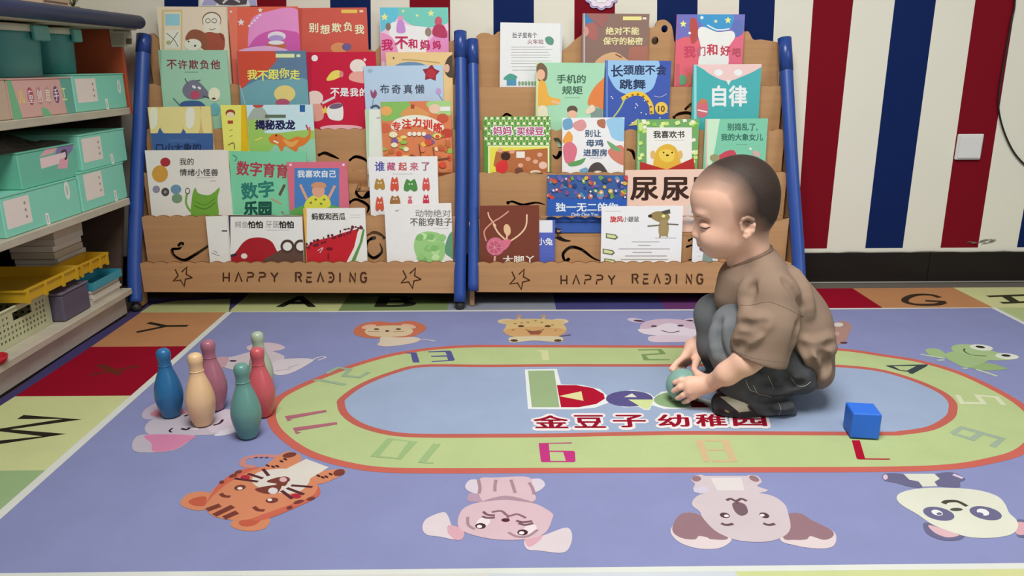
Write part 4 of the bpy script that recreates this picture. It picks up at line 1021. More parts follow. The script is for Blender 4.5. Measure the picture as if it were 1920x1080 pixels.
# ---- right rack, fourth tier
def f(a):
    a.rect(1006, 116, 1010, 245, 'd0c88c'); a.blob([(1006, 125), (1016, 118), (1026, 130), (1024, 150), (1010, 152)], '6f5a48'); a.ell(1014, 140, 8, 10, 'd9a88c'); a.blob([(1010, 156), (1022, 154), (1030, 180), (1050, 186), (1046, 196), (1026, 198), (1022, 205), (1010, 205)], 'd9a348'); a.blob([(1010, 200), (1024, 200), (1026, 220), (1010, 220)], 'd9cfb4'); a.stroke([(1034, 190), (1050, 194)], .006, 'd9b094')
    a.text('手机的', 1071, 148, 16, '3c5a4c', .012, 54); a.text('规矩', 1073, 169, 15, '3c5a4c', .012, 38); a.lines(1058, 1090, [183], '7a9c88', .0008); a.blob([(1102, 195), (1110, 170), (1128, 150), (1140, 145), (1140, 205), (1120, 200)], 'cf7a44'); a.poly([(1106, 198), (1130, 205), (1130, 222), (1108, 220)], '7a8c84'); a.ell(1073, 206, 10, 8, '5c4c40'); a.ell(1073, 214, 9, 7, 'd9a890'); a.blob([(1098, 208), (1110, 196), (1116, 206), (1102, 214)], 'd9c4ac')
book('B', 3, (1006, 117), (1134, 118), '9bc8a8', 'pale green picture book with a child in a yellow shirt', f)
def f(a):
    a.blob([(1140, 110), (1230, 110), (1230, 150), (1216, 172), (1180, 178), (1150, 160)], '8cb4d6'); a.rect(1136, 110, 1140, 240, '5a7ab4')
    a.text('长', 1157, 133, 22, '2a3454', .02); a.text('颈鹿不会', 1209, 131, 18, '2a3454', .02, 80); a.text('跳舞', 1186, 158, 18, '2a3454', .025, 48)
    a.stroke([(1166, 186), (1186, 176), (1206, 178), (1220, 196), (1222, 214)], .013, 'd9b440'); a.stroke([(1172, 184), (1162, 204), (1150, 220)], .005, 'a8b470')
    for x, y in [(1176, 182), (1186, 178), (1196, 177), (1206, 181), (1214, 190), (1220, 200), (1221, 210)]: a.ell(x, y, 2.4, 2, '8c5c24')
    a.ell(1240, 203, 12, 12, 'd6b048'); a.ell(1240, 203, 10, 10, 'd9b858'); a.text('10', 1240, 204, 11, '5a3c18', .02); a.stroke([(1226, 180), (1238, 182), (1250, 176)], .003, '8c94c4'); a.poly([(1178, 236), (1196, 222), (1200, 234)], 'd0c470')
    random.seed(2)
    for i in range(14): a.ell(random.uniform(1142, 1256), random.uniform(180, 236), 1.3, 1.3, 'd6dcf0')
book('B', 3, (1136, 113), (1259, 114), '3d55a0', 'royal blue picture book with a spotted yellow giraffe', f)
def f(a):
    a.rect(1301, 118, 1306, 230, '84c4c4'); a.blob([(1312, 118), (1428, 118), (1420, 130), (1395, 142), (1365, 152), (1340, 144), (1322, 132)], 'd9b8b4'); a.ell(1347, 136, 8, 6, 'e8dcd8'); a.ell(1384, 136, 8, 6, 'e8dcd8'); a.poly([(1361, 150), (1371, 150), (1366, 160)], 'e6d0cc'); a.text('自律', 1368, 180, 38, 'd4ecec', .03, 64); a.lines(1358, 1382, [206], '4c9494', .0008)
    a.blob([(1306, 200), (1314, 186), (1326, 190), (1326, 215), (1310, 220)], 'c06470'); a.stroke([(1308, 206), (1326, 210)], .004, 'e6d8d8'); a.ell(1318, 190, 7, 5, 'b87450')
book('B', 3, (1301, 121), (1428, 120), '43a0a2', 'teal picture book with two large white characters', f)
# ---- right rack, third tier
def f(a):
    for i in range(12):
        for j_ in range(6):
            x, y = 911 + i*11 + (5.5 if j_ % 2 else 0), 222 + j_*9.5
            a.poly([(x-5, y-5), (x-3, y-6), (x+5.5, y+3), (x+3.5, y+4.5)], '8fb06a'); a.layer -= .95
            a.poly([(x+4, y-5.5), (x+5.5, y-4), (x-3.5, y+5), (x-5, y+3.5)], '8fb06a'); a.layer -= .95
    for i in range(12):
        for j_ in range(6):
            x, y = 911 + i*11 + (5.5 if j_ % 2 else 0), 222 + j_*9.5
            a.ell(x, y, 3.0, 2.6, 'e4ebc0', 0, 8); a.layer -= .98
    a.layer += 2
    a.text('妈妈', 942, 245, 16, 'efe0e0', .10, 36); a.text('买绿豆', 994, 246, 16, 'efe0e0', .10, 52); a.text('妈妈', 942, 245, 15, 'a84a74', .02, 34); a.text('买绿豆', 994, 246, 15, 'a84a74', .02, 50)
    a.rect(915, 273, 1030, 335, 'e4e2a8'); a.rect(918, 276, 1027, 335, 'd2cc4c'); a.poly([(930, 284), (1027, 278), (1027, 330), (950, 330), (925, 310)], 'a5643c'); a.rect(968, 284, 984, 296, 'd9d4cc'); a.ell(948, 293, 9, 8, '3c2820'); a.blob([(932, 306), (948, 300), (952, 316), (940, 326), (930, 320)], 'c43434')
    for x, y in [(990, 298), (1004, 303), (976, 310), (1012, 290), (960, 284), (938, 282)]: a.ell(x, y, 5, 4, 'cf9c84')
    a.ell(973, 320, 8, 6, '6c4434'); a.ell(1004, 323, 10, 4, 'e2c8b0'); a.ell(1018, 310, 8, 7, 'd6b0a0')
book('B', 2, (907, 219), (1032, 218), '4f8a38', 'green and white checked picture book, left end of third row', f)
def f(a):
    for pts, c in [([(1056, 226), (1070, 222), (1074, 238), (1062, 244), (1056, 240)], '6a98b8'), ([(1074, 232), (1092, 224), (1100, 236), (1090, 246), (1078, 242)], 'c88c8c'), ([(1056, 260), (1066, 246), (1074, 256), (1070, 270), (1056, 268)], 'd9984c'), ([(1056, 275), (1070, 266), (1082, 280), (1074, 306), (1060, 304)], 'c86c7c'), ([(1138, 224), (1172, 224), (1172, 262), (1150, 260), (1142, 244)], '8cb8d4'), ([(1120, 226), (1134, 224), (1134, 240), (1122, 236)], 'a46a54'), ([(1140, 282), (1165, 272), (1172, 290), (1172, 310), (1150, 300)], 'c07864'), ([(1066, 306), (1086, 300), (1098, 296), (1090, 308), (1070, 312)], '5c9458'), ([(1138, 264), (1158, 276), (1164, 284), (1148, 280)], '6c9c6c'), ([(1104, 326), (1108, 310), (1122, 304), (1134, 314), (1138, 328)], '4c4444'), ([(1086, 320), (1100, 314), (1102, 326)], '6c98b4')]: a.blob(pts, c)
    a.ell(1121, 325, 9, 5, 'e2c4b0'); a.text('别让', 1112, 250, 13, '3c5474', .015, 30); a.text('母鸡', 1115, 268, 13, '3c5474', .015, 32); a.text('进厨房', 1116, 286, 13, '3c5474', .015, 44); a.lines(1106, 1130, [296], '8c94a0', .0008, .05)
book('B', 2, (1055, 221), (1171, 220), 'dcdcda', 'white picture book bordered with animals and vegetables', f)
def f(a):
    a.rect(1196, 222, 1199, 330, '8cb884'); random.seed(11)
    for i in range(34):
        x, y = random.choice([(random.uniform(1200, 1310), random.uniform(224, 238)), (random.uniform(1198, 1212), random.uniform(226, 320)), (random.uniform(1298, 1312), random.uniform(226, 320))])
        c = random.choice(['c8d88c', 'dce4c4', '7ab44c', 'b8d070']); a.poly([(x-4, y-2), (x+3, y-4), (x+5, y+2), (x-2, y+4)], c)
    a.rect(1212, 239, 1297, 330, 'dcdad0'); a.text('我喜欢书', 1254, 252, 13, '34302c', .02, 58); a.lines(1226, 1284, [263], '9a968c', .0009, .02); a.blob([(1228, 318), (1228, 290), (1236, 276), (1252, 270), (1266, 276), (1272, 290), (1274, 318)], 'cda53c'); a.ell(1224, 290, 5, 8, 'cda860'); a.ell(1275, 290, 5, 8, 'cda860'); a.blob([(1236, 284), (1252, 280), (1264, 286), (1262, 300), (1250, 304), (1238, 298)], 'd9bc50'); a.ell(1244, 286, 1.6, 1.6, '3a2c1c'); a.ell(1260, 286, 1.6, 1.6, '3a2c1c'); a.ell(1251, 291, 3, 1.8, '4a3420')
    a.poly([(1200, 303), (1250, 318), (1300, 296), (1304, 325), (1200, 325)], 'a8302c')
book('B', 2, (1196, 224), (1311, 223), '6c9c60', 'green bordered picture book with a yellow round creature reading', f)
def f(a):
    a.poly([(1323, 222), (1350, 222), (1342, 270), (1334, 310), (1323, 310)], 'b8d4b8'); a.rect(1323, 222, 1326, 320, 'd0a8a0'); a.text('别捣乱了,', 1392, 238, 14, '2c5c50', .012, 56); a.text('我的大象女儿', 1391, 257, 13, '2c5c50', .012, 78); a.lines(1380, 1402, [271], '5c9484', .0009, .05); a.blob([(1345, 296), (1360, 284), (1376, 282), (1380, 296), (1360, 304)], 'b84454'); a.ell(1340, 296, 9, 7, '8c8c64'); a.ell(1418, 288, 8, 5, 'c09c98', 30); a.star(1407, 279, 4, 'd0e4d0')
book('B', 2, (1323, 223), (1440, 222), '74b89a', 'mint green picture book directly above the child\'s head', f)
# ---- right rack, second tier
def f(a):
    random.seed(4); a.rect(1022, 325, 1180, 373, '3a5890')
    for i in range(75):
        x, y = random.uniform(1026, 1176), random.uniform(331, 371); a.ell(x, y, random.uniform(3, 6), random.uniform(2.5, 4.5), random.choice(['b0603c', '7c4c7c', 'b84444', '4c8cac', 'c8a444', '5c5ca0', '30486c', '6c944c', 'a87494', '2c4074']), random.uniform(0, 90))
        if i % 4 == 0: a.ell(x, y, 1.8, 1.8, 'e0dccc')
    a.rect(1022, 373, 1180, 415, '2c56a4'); a.text('独一无二的你', 1100, 388, 16, 'd2def0', .025, 116); a.text('Only One You', 1096, 403, 9, 'c0cce6', .02, 50)
book('B', 1, (1027, 328), (1177, 329), '35559a', 'dark blue landscape book covered in small fish shapes', f, spine='6c5c78')
def f(a):
    a.text('尿', 1208, 354, 42, '38251e', .03, 50); a.text('尿', 1266, 354, 42, '38251e', .03, 50); a.lines(1190, 1210, [386], '8a6a5c', .001); a.rect(1286, 384, 1325, 420, 'c8beb8'); a.text('尿', 1322, 354, 42, '38251e', .03, 50)
book('B', 1, (1173, 319), (1345, 317), 'd9b9a8', 'peach landscape book with two large dark characters by the child\'s face', f, d=.0066, th=.005)
def f(a):
    a.lines(1400, 1448, [395, 403, 411, 420, 430], 'd0b8b4', .001)
book('B', 1, (1365, 330), (1452, 330), 'dccfc8', 'pale book just behind the back of the child\'s head', f)
# ---- right rack, front tier
def f(a):
    D = 'd9b494'; a.stroke([(925, 420), (934, 436), (948, 450), (952, 455)], .005, D); a.stroke([(915, 398), (918, 408), (930, 424)], .004, D); a.stroke([(952, 455), (974, 440), (986, 424), (988, 402)], .0048, D); a.stroke([(912, 452), (908, 434), (922, 418), (938, 408), (954, 396)], .0042, 'c98c7c'); a.ell(951, 431, 6.5, 11, 'd6b088', -10); a.stroke([(951, 438), (950, 450)], .005, D); a.blob([(940, 452), (958, 450), (950, 466), (930, 476)], 'c96c80'); a.ell(929, 462, 17, 17, 'c46a80'); a.ell(928, 464, 11, 11, 'b0566c')
    for k in range(7): a.stroke([(928, 464), (928 + 15*math.cos(k*.9), 464 + 15*math.sin(k*.9))], .0016, 'd68c9c', False)
    a.stroke([(928, 480), (927, 494)], .006, 'd0a090'); a.text('大脚丫', 972, 487, 15, 'd6ccc0', .02, 58)
book('B', 0, (900, 386), (1011, 385), '6f3a2c', 'square dark brown picture book with a pink dancer', f, pages='7c5c4c')
def f(a):
    a.rect(1005, 410, 1036, 436, 'd2d4dc'); a.text('小兔', 1022, 453, 13, 'd4daf0', .02, 28); a.lines(1016, 1038, [466, 470, 474], '6c7cbc', .0008)
book('B', 0, (985, 413), (1041, 413), '4f5eac', 'small blue and white book beside the dark brown dancer book', f, d=.0066, th=.005)
def f(a):
    a.lines(1134, 1166, [396], 'a09c98', .0012, .05); a.text('旋风', 1156, 411, 11, 'b83434', .035, 24); a.text('小鼹鼠', 1183, 411, 10, '6c6864', .01, 30)
    B2 = '8c7a50'; a.blob([(1218, 404), (1232, 396), (1250, 400), (1256, 408), (1246, 418), (1230, 414)], B2); a.ell(1219, 405, 4, 3, '3a342c'); a.poly([(1238, 397), (1256, 392), (1257, 400), (1246, 402)], '4c4c3c'); a.blob([(1237, 416), (1252, 414), (1252, 440), (1236, 440)], '97845c'); a.stroke([(1238, 422), (1214, 424)], .004, '6a6650'); a.stroke([(1250, 420), (1272, 421)], .004, '6a6650'); a.stroke([(1238, 440), (1237, 446)], .005, B2, False); a.stroke([(1250, 438), (1251, 444)], .005, B2, False); a.ell(1244, 405, 3.5, 3, 'e0d884'); a.stroke([(1228, 446), (1268, 446)], .0016, 'a8a49c')
    for x, y, r_ in [(1147, 443, 12), (1141, 472, -8), (1144, 490, 4)]: a.poly([(x-11, y-6), (x+8, y-3), (x+12, y+2), (x+7, y+6), (x-11, y+3)], '5c6448'); a.poly([(x-9, y-4), (x+6, y-1.5), (x+9, y+1.5), (x+5, y+4), (x-9, y+1.5)], 'c0c890')
    for i, (x0, x1) in enumerate([(1184, 1236), (1196, 1220), (1160, 1256), (1186, 1222), (1172, 1250), (1164, 1252)]): a.stroke([(x0, 453 + i*6.6), (x1, 453 + i*6.6)], .0014, '96928e', False)
book('B', 0, (1129, 387), (1281, 386), 'dfe0dd', 'white landscape book with a small cartoon animal on its back cover', f)
def f(a):
    a.lines(1306, 1316, [440, 448, 456, 464, 472, 480], 'b4b4bc', .001); a.blob([(1318, 492), (1320, 470), (1330, 462), (1336, 492)], '7c8c84')
book('B', 0, (1302, 412), (1350, 412), 'd3d4dc', 'white book peeking out in front of the child\'s face', f)
# ------------------------------------------------------------------ open storage unit along the left wall
CX = -1.13
YN, YF = .95, 2.37
Z1, Z2, Z0 = .605, .346, .085      # tops of upper shelf, middle shelf, bottom board
SHELF = 'bdb5a2'
cab = empty('storage_unit', (-1.37, 1.65, 0), 'low open storage unit with pale shelves and dark blue padded top', 'shelf unit')
W = mat(SHELF, .5, 'wood'); 
def slab(name, lo, hi, m, bev=.0015):
    b = MB(); b.box(lo, hi, m, bev); return b.build(name, cab)
slab('shelf_board', (-1.595, YN, Z1 - .020), (CX, YF, Z1), W)
slab('shelf_board', (-1.595, YN, Z2 - .020), (CX, 2.29, Z2), W)
slab('bottom_board', (-1.595, YN, Z0 - .018), (CX, 2.225, Z0), W)
slab('plinth', (-1.25, YN, .0095), (CX - .018, 2.215, Z0 - .018), mat('b9b0a4', .55, 'wood'))
slab('top_board', (-1.595, YN, .828), (-1.118, 2.46, .848), mat('cfc8ae', .5, 'wood'))
slab('back_panel', (-1.61, YN, .0), (-1.597, 2.46, .848), mat('5a4a3a', .7, 'wood'))
b = MB(); b.tube([(-1.102, YN, .848), (-1.102, 1.7, .848), (-1.102, 2.44, .850)], .0195, mat('26345e', .42, 'foam'), 16)
b.lathe([(.0195*math.cos(a*math.pi/12), .0195*math.sin(a*math.pi/12)) for a in range(-6, 7)], (-1.102, 2.44, .850), mat('26345e', .42, 'foam'), 16)
b.build('foam_edge', cab)
# end panel: its front edge follows the slope of the book rack
b = MB()
o = [(2.228, .0095), (2.228, Z0), (2.322, Z2), (2.376, Z1)]
P0 = [Vector((-1.597, y, z)) for y, z in o] + [Vector((-1.132, y, z)) for y, z in o[::-1]]
v = [Vector((x, y + dy, z)) for dy in (0, .012) for x in (-1.597, -1.165) for y, z in o]
fs = []
for i in range(3): fs += [(i, i+1, 5+i, 4+i), (8+i, 12+i, 13+i, 9+i), (i, 8+i, 9+i, i+1), (4+i, 5+i, 13+i, 12+i)]
b.add(v, fs, mat('4a3a30', .6, 'wood')); b.build('end_panel', cab)  # dark brown paints in the shade at the end of the lower compartments
ep = slab('end_panel', (-1.597, 2.385, Z1 - .02), (-1.135, 2.397, .828), mat('b4502e', .5, 'plastic'))
b = MB(); a0 = at_y(205, 53, 2.384); a1 = at_y(250, 88, 2.384); b.box((a0.x, 2.3825, a1.z), (a1.x, 2.3848, a0.z), mat('a89f8c', .6, 'print'))
ar = Art(b, (0, 2.3825, 0), RT, UP, None); ar.rect(236, 72, 247, 83, '4c4634'); ar.stroke([(212, 57), (243, 58)], .004, '6c6452', False); ar.rect(208, 62, 232, 84, '938a78')
b.build('label_card', ep)

def fy_(px, py, X): return at_x(px, py, X)
def by(px, X, z):
    # distance along the shelf whose picture column is px at depth X and height z
    d = CROT.transposed() @ Vector((X, 0, z - CAM_H)); e_ = CROT.transposed() @ Vector((0, 1, 0)); k = (px - 960)/FPX
    return -(d.x + k*d.z) / (e_.x + k*e_.z)
def art_x(mb, X, kind='print'): return Art(mb, (X, 0, 0), (0, 1, 0), (0, 0, 1), None)
TEAL, TEALD = '7cc2ac', '5fa894'
def carton(name, label, x0, x1, yt, yb, zs, X=-1.14, depth=.30, col=TEAL, art=None, lid=True, cat='box', group=None, gap=.002):
    a = fy_(x0, yb, X); c = fy_(x1, yb, X); y0, y1 = by(x0, X, zs) + gap, by(x1, X, zs) - gap
    z1 = fy_(x0, yt, X).z - 0
    e = empty(name, (X - depth/2, (y0+y1)/2, zs), label, cat, group)
    m = MB(); m.box((X - depth, y0, zs), (X, y1, z1 - .003 if lid else z1), mat(col, .5, 'print'), .002)
    if art:
        ar = art_x(m, X); ar.layer = 4; art(ar, y0, y1, zs, z1)
    m.build('body', e)
    if lid:
        m = MB(); m.box((X - depth - .001, y0 - .001, z1 - .003), (X + .0012, y1 + .001, z1), mat(col, .5, 'print')); m.build('lid', e)
    return e, y0, y1, z1
def label_sheet(ar, y0, y1, z0, z1, fa=.05, fb=.42, fc=.25, fd=.88):
    ar.polyuv([(y0 + (y1-y0)*fa, z0 + (z1-z0)*fc), (y0 + (y1-y0)*fb, z0 + (z1-z0)*fc), (y0 + (y1-y0)*fb, z0 + (z1-z0)*fd), (y0 + (y1-y0)*fa, z0 + (z1-z0)*fd)], 'd4c9c0')
    for k in range(3):
        yy = y0 + (y1-y0)*(fb - .06); zz = z0 + (z1-z0)*(fc + (fd-fc)*(.25 + .25*k)); r_ = .004
        ar.polyuv([(yy + r_*math.cos(t*.8), zz + r_*math.sin(t*.8)) for t in range(8)], '8c8680')
def clasp(ar, y0, y1, z0, z1, f=.66):
    yy = y0 + (y1-y0)*f; h = (z1-z0)
    ar.polyuv([(yy, z0), (yy+.014, z0), (yy+.012, z0+h*.3), (yy-.002, z0+h*.3)], 'd9d6d0'); ar.polyuv([(yy+.003, z0+h*.05), (yy+.009, z0+h*.05), (yy+.008, z0+h*.25), (yy+.002, z0+h*.25)], 'a8b4ac')
def sticker(ar, y0, y1, z0, z1, fy2, fz, ry, rz):
    cy, cz = y0 + (y1-y0)*fy2, z0 + (z1-z0)*fz
    ar.polyuv([(cy + ry*math.cos(t*math.pi/10), cz + rz*math.sin(t*math.pi/10)) for t in range(20)], 'cfd8cc')
    ar.polyuv([(cy + ry*.5*math.cos(t*math.pi/10), cz + rz*.6*math.sin(t*math.pi/10)) for t in range(20)], 'b0bcae')
G = 'mint green storage boxes'
# upper compartment
def f(ar, y0, y1, z0, z1):
    q = lambda a, b: (y0 + (y1-y0)*a, z0 + (z1-z0)*b)
    ar.polyuv([q(.0, 0), q(.14, 0), q(.06, 1), q(0, 1)], '6ca87c'); ar.polyuv([q(.85, 0), q(1, 0), q(1, 1), q(.8, 1)], '5f9c8c'); ar.polyuv([q(.44, 0), q(.6, 0), q(.52, .2), q(.44, .25)], '6cab80')
    for i, (t, bg, fg) in enumerate([('儿', None, 'd6c94a'), ('童', 'a04858', 'e2cfd0'), ('创', 'b07a80', 'dfc9c4'), ('意', 'b48a80', 'e2cfc0'), ('手', '6c4468', 'e4d6e6'), ('工', None, 'c9e08a')]):
        c = q(.17 + .135*i, .54)
        if bg: ar.polyuv([(c[0] + .0125*math.cos(k*math.pi/10), c[1] + .021*math.sin(k*math.pi/10)) for k in range(20)], bg)
        vs, fs, a0, a1, b0, b1 = glyphs(t)
        for bx in (0, .03, -.03): ar.layer -= .7; ar.tris([(c[0] + (v[0] + bx - (a0+a1)/2)*.020/(a1-a0), c[1] + (v[1] - (b0+b1)/2)*.030/(b1-b0)) for v in vs], fs, fg)
_, py0, py1, pz1 = carton('craft_box', 'pink and green craft box with bold title lettering on the top shelf', 24, 143, 147, 219, Z1 + .0004, col='c49a92', art=f, depth=.2)
def f(ar, *k): label_sheet(ar, *k); clasp(ar, *k, .56); sticker(ar, *k, .88, .62, .010, .020)
_, ty0, ty1, tz1 = carton('storage_box', 'mint box with white label sheet, right end of the top shelf', 143.5, 239.5, 139, 206, Z1 + .0004, art=f, depth=.26, group=G)
carton('cardboard_box', 'beige cardboard box at the left edge of the top shelf', -40, 23, 148, 221, Z1 + .0004, col='b09c86', depth=.25, X=-1.142)
# teal buckets standing on the boxes
def bucket(label, cx, cy_, rx_, ry_, zb, zt, rot=0):
    e = empty('bucket', (cx, cy_, zb), label, 'bucket', 'teal buckets with clip lids')
    def ring(k, z, n=40):
        o = []
        for i in range(n):
            a = 2*math.pi*i/n; c, s_ = math.cos(a), math.sin(a)
            o.append(Vector((cx + rx_*k*math.copysign(abs(c)**.6, c), cy_ + ry_*k*math.copysign(abs(s_)**.6, s_), z)))
        return o
    def shell(m, prof, h):
        rs = [ring(k, z) for k, z in prof]; n = 40; vs = [p for r_ in rs for p in r_]; fs = []
        for j in range(len(rs)-1):
            for i in range(n): fs.append((j*n+i, j*n+(i+1) % n, (j+1)*n+(i+1) % n, (j+1)*n+i))
        fs.append(tuple(range(n))[::-1]); fs.append(tuple((len(rs)-1)*n+i for i in range(n)))
        m.add(vs, fs, mat(h, .35, 'plastic'), True)
    H = zt - zb
    m = MB(); shell(m, [(.86, zb), (.9, zb + .004), (.97, zb + H*.8), (.98, zb + H*.86)], '43908c'); m.build('tub', e)
    m = MB(); shell(m, [(.985, zb + H*.862), (1.04, zb + H*.865), (1.04, zb + H*.985), (1.0, zt)], 'c9cfb8'); m.build('lid', e)
    m = MB(); m.box((cx + rx_*1.03, cy_ + ry_*.15, zb + H*.70), (cx + rx_*1.03 + .012, cy_ + ry_*.75, zb + H*.99), mat('58aaa0', .35, 'plastic'), .003); m.build('clip', e)
    m = MB(); m.box((cx + rx_*.2, cy_ + ry_*1.03, zb + H*.70), (cx + rx_*.7, cy_ + ry_*1.03 + .012, zb + H*.99), mat('58aaa0', .35, 'plastic'), .003); m.build('clip', e)
zt_ = .822
bucket('middle teal bucket with a pale rim, standing on the craft box', -1.235, (py0+py1)/2 + .005, .075, (py1-py0)/2*.80, pz1 + .0006, zt_)
bucket('teal bucket nearest the red panel, on the mint box', -1.245, ty0 + .082, .068, .066, tz1 + .0006, zt_)
bucket('teal bucket at the left edge of the photo, top shelf', -1.225, py0 - .092, .07, .075, pz1 + .001, zt_ - .006)
# middle compartment
def f(ar, y0, y1, z0, z1):
    q = lambda a, b: (y0 + (y1-y0)*a, z0 + (z1-z0)*b)
    ar.polyuv([q(.35, .78), q(.6, .82), q(.7, 1), q(.5, 1)], 'd09ca4'); ar.polyuv([q(.62, .75), q(.8, .6), q(.95, .8), q(1, 1), q(.7, 1)], '7a6c98'); ar.polyuv([q(.35, .45), q(.82, .5), q(.82, .78), q(.35, .74)], 'd9bfc0'); ar.polyuv([q(.62, .35), q(.8, .3), q(.85, .6), q(.7, .62)], 'd298a4')
    ar.strokeuv([q(.74, .8), q(.82, .82), q(.82, .62), q(.78, .58)], .006, '34302e')
def f2(ar, *k): label_sheet(ar, *k, .03, .33, .2, .88); sticker(ar, *k, .84, .72, .012, .024); clasp(ar, *k, .5)
_, a0, a1, az = carton('storage_box', 'mint box with white label under the open pink printed box', 12, 154, 366, 444, Z2 + .0004, art=f2, depth=.28, group=G)
_, c0, c1, cz = carton('storage_box', 'mint box with pink and purple print under the dark plastic bag', 42, 149, 285, 353, az + .0006, art=f, depth=.26, group=G, col='64ae96', X=-1.145)
def f3(ar, *k): label_sheet(ar, *k, .05, .45, .22, .88); clasp(ar, *k, .62)
def f4(ar, *k): label_sheet(ar, *k, .1, .48, .25, .92); clasp(ar, *k, .7)
_, d0, d1, dz = carton('storage_box', 'lower mint box of the right stack on the middle shelf', 156, 240, 322, 388, Z2 + .0004, art=f4, depth=.26, group=G)
carton('storage_box', 'upper mint box of the right stack on the middle shelf', 155.5, 240, 252, 318, dz + .0006, art=f3, depth=.26, group=G, X=-1.142)
# crumpled dark plastic bag lying on the printed box
random.seed(12); b = MB(); nx, ny = 16, 26; vs = []; fs = []
for i in range(nx):
    for j in range(ny):
        u, w = i/(nx-1), j/(ny-1); edge = min(u, 1-u, w, 1-w)
        vs.append((-1.385 + .235*u, c0 - .06 + (c1 - c0 + .05)*w, cz + .0015 + min(1, edge*7)*(.016 + .009*math.sin(u*9 + w*5) + random.uniform(-.003, .004))))
for i in range(nx-1):
    for j in range(ny-1): a = i*ny + j; fs.append((a, a+ny, a+ny+1, a+1))
n0 = len(vs); vs += [(x, y, cz + .001) for x, y, z in vs]
fs += [tuple(k + n0 for k in f_[::-1]) for f_ in fs]
rim = [i*ny for i in range(nx)] + [(nx-1)*ny + j for j in range(1, ny)] + [i*ny + ny-1 for i in range(nx-2, -1, -1)] + [j for j in range(ny-2, 0, -1)]
for i in range(len(rim)): p, q_ = rim[i], rim[(i+1) % len(rim)]; fs.append((p, q_, q_ + n0, p + n0))
b.add(vs, fs, mat('4a4640', .25, 'plastic'), True)
tag(b.build('plastic_bag'), 'crumpled dark grey plastic bag on top of the mint boxes', 'bag')
# bottom compartment
def crate_tray(label, P, U, V, L, Wd, H, h, group):
    """shallow tray with rim ledges and ribbed sides; P corner, U long side, V short side"""
    U, V = Vector(U).normalized(), Vector(V).normalized(); N = U.cross(V).normalized()
    if N.z < 0: N = -N
    P = Vector(P); e = empty('yellow_tray', P + U*L/2 + V*Wd/2, label, 'tray', group); M_ = mat(h, .4, 'plastic')
    def bx(m, u0, u1, v0, v1, n0, n1, mm=None):
        c = lambda u, v_, n_: P + U*u + V*v_ + N*n_
        p = [c(u0, v0, n0), c(u1, v0, n0), c(u1, v1, n0), c(u0, v1, n0), c(u0, v0, n1), c(u1, v0, n1), c(u1, v1, n1), c(u0, v1, n1)]
        m.hexa(p, mm or M_)
    t = .003; m = MB(); bx(m, 0, L, 0, Wd, 0, t); m.build('floor_plate', e)
    for nm, a in (('side_wall', (0, L, 0, t)), ('side_wall', (0, L, Wd - t, Wd)), ('end_wall', (0, t, t, Wd - t)), ('end_wall', (L - t, L, t, Wd - t))):
        m = MB(); bx(m, *a, t, H)
        bx(m, a[0] - .004 if a[0] == 0 else a[0], a[1] + .004 if a[1] == L else a[1], a[2] - .004 if a[2] == 0 else a[2], a[3] + .004 if a[3] == Wd else a[3], H, H + .004)
        if nm == 'side_wall':
            for k in range(4):
                u = L*(k + .0)/3; u = min(max(u, .004), L - .012); v0 = -.006 if a[2] == 0 else Wd
                bx(m, u, u + .008, v0, v0 + .006, -.004, H)
        m.build(nm, e)
    return e
# slatted beige basket
bk0, bk1 = at_x(-12, 650, -1.145), at_x(117, 583, -1.145)
BX = -1.18
Yb0, Yb1 = by(-14, BX, .12), min(by(117, BX, .12), by(119, -1.15, .12) - .005); zb0 = Z0 + .0006; Hb = at_x(113, 545, -1.145).z - zb0
bas = empty('plastic_basket', (BX - .1, (Yb0+Yb1)/2, zb0), 'cream perforated plastic basket on the bottom shelf', 'basket')
BM = mat('c4c69e', .45, 'plastic'); SL = mat('3c372a', .8, 'plastic')
def wall_grid(m, o, du, dv, Lu, Lv, nrm, holes, th=.0028):
    o, du, dv = Vector(o), Vector(du), Vector(dv)
    c = [o, o + du*Lu, o + du*Lu + dv*Lv, o + dv*Lv]
    hh = []
    for u0, v0, u1, v1 in holes: hh.append([o + du*u0 + dv*v0, o + du*u1 + dv*v0, o + du*u1 + dv*v1, o + du*u0 + dv*v1])
    m.prism(c, nrm, th, BM, BM, hh)
L_ = Yb1 - Yb0; hs = []
n = 14
for r_ in range(5):
    for k in range(n):
        u = .012 + k*(L_ - .03)/n + r_*.001
        v_ = Hb*(.14 + .15*r_)
        if r_ >= 3 and .30*L_ < u < .72*L_: continue
        hs.append((u, v_, u + (L_ - .03)/n*.48, v_ + Hb*.085))
hs.append((.36*L_, Hb*.62, .68*L_, Hb*.86))
m = MB(); wall_grid(m, (BX, Yb0, zb0), (0, 1, 0), (0, 0, 1), L_, Hb, (1, 0, 0), hs); m.build('front_wall', bas)
m = MB(); wall_grid(m, (BX - .2, Yb0, zb0), (0, 1, 0), (0, 0, 1), L_, Hb, (1, 0, 0), hs); m.build('back_wall', bas)
he = [(.03 + k*.018, Hb*(.14 + .17*r_), .03 + k*.018 + .009, Hb*(.14 + .17*r_) + Hb*.085) for k in range(8) for r_ in range(4)]
for yy in (Yb0, Yb1 - .0028): m = MB(); wall_grid(m, (BX - .197, yy + .0028, zb0), (1, 0, 0), (0, 0, 1), .194, Hb, (0, 1, 0), he); m.build('end_wall', bas)
m = MB(); m.box((BX - .197, Yb0 + .003, zb0), (BX - .003, Yb1 - .003, zb0 + .003), BM); m.build('floor_plate', bas)
m = MB(); m.tube([(BX, Yb0, zb0 + Hb), (BX, Yb1, zb0 + Hb), (BX - .2, Yb1, zb0 + Hb), (BX - .2, Yb0, zb0 + Hb)], .0035, BM, 8, closed=True); m.build('rim', bas)
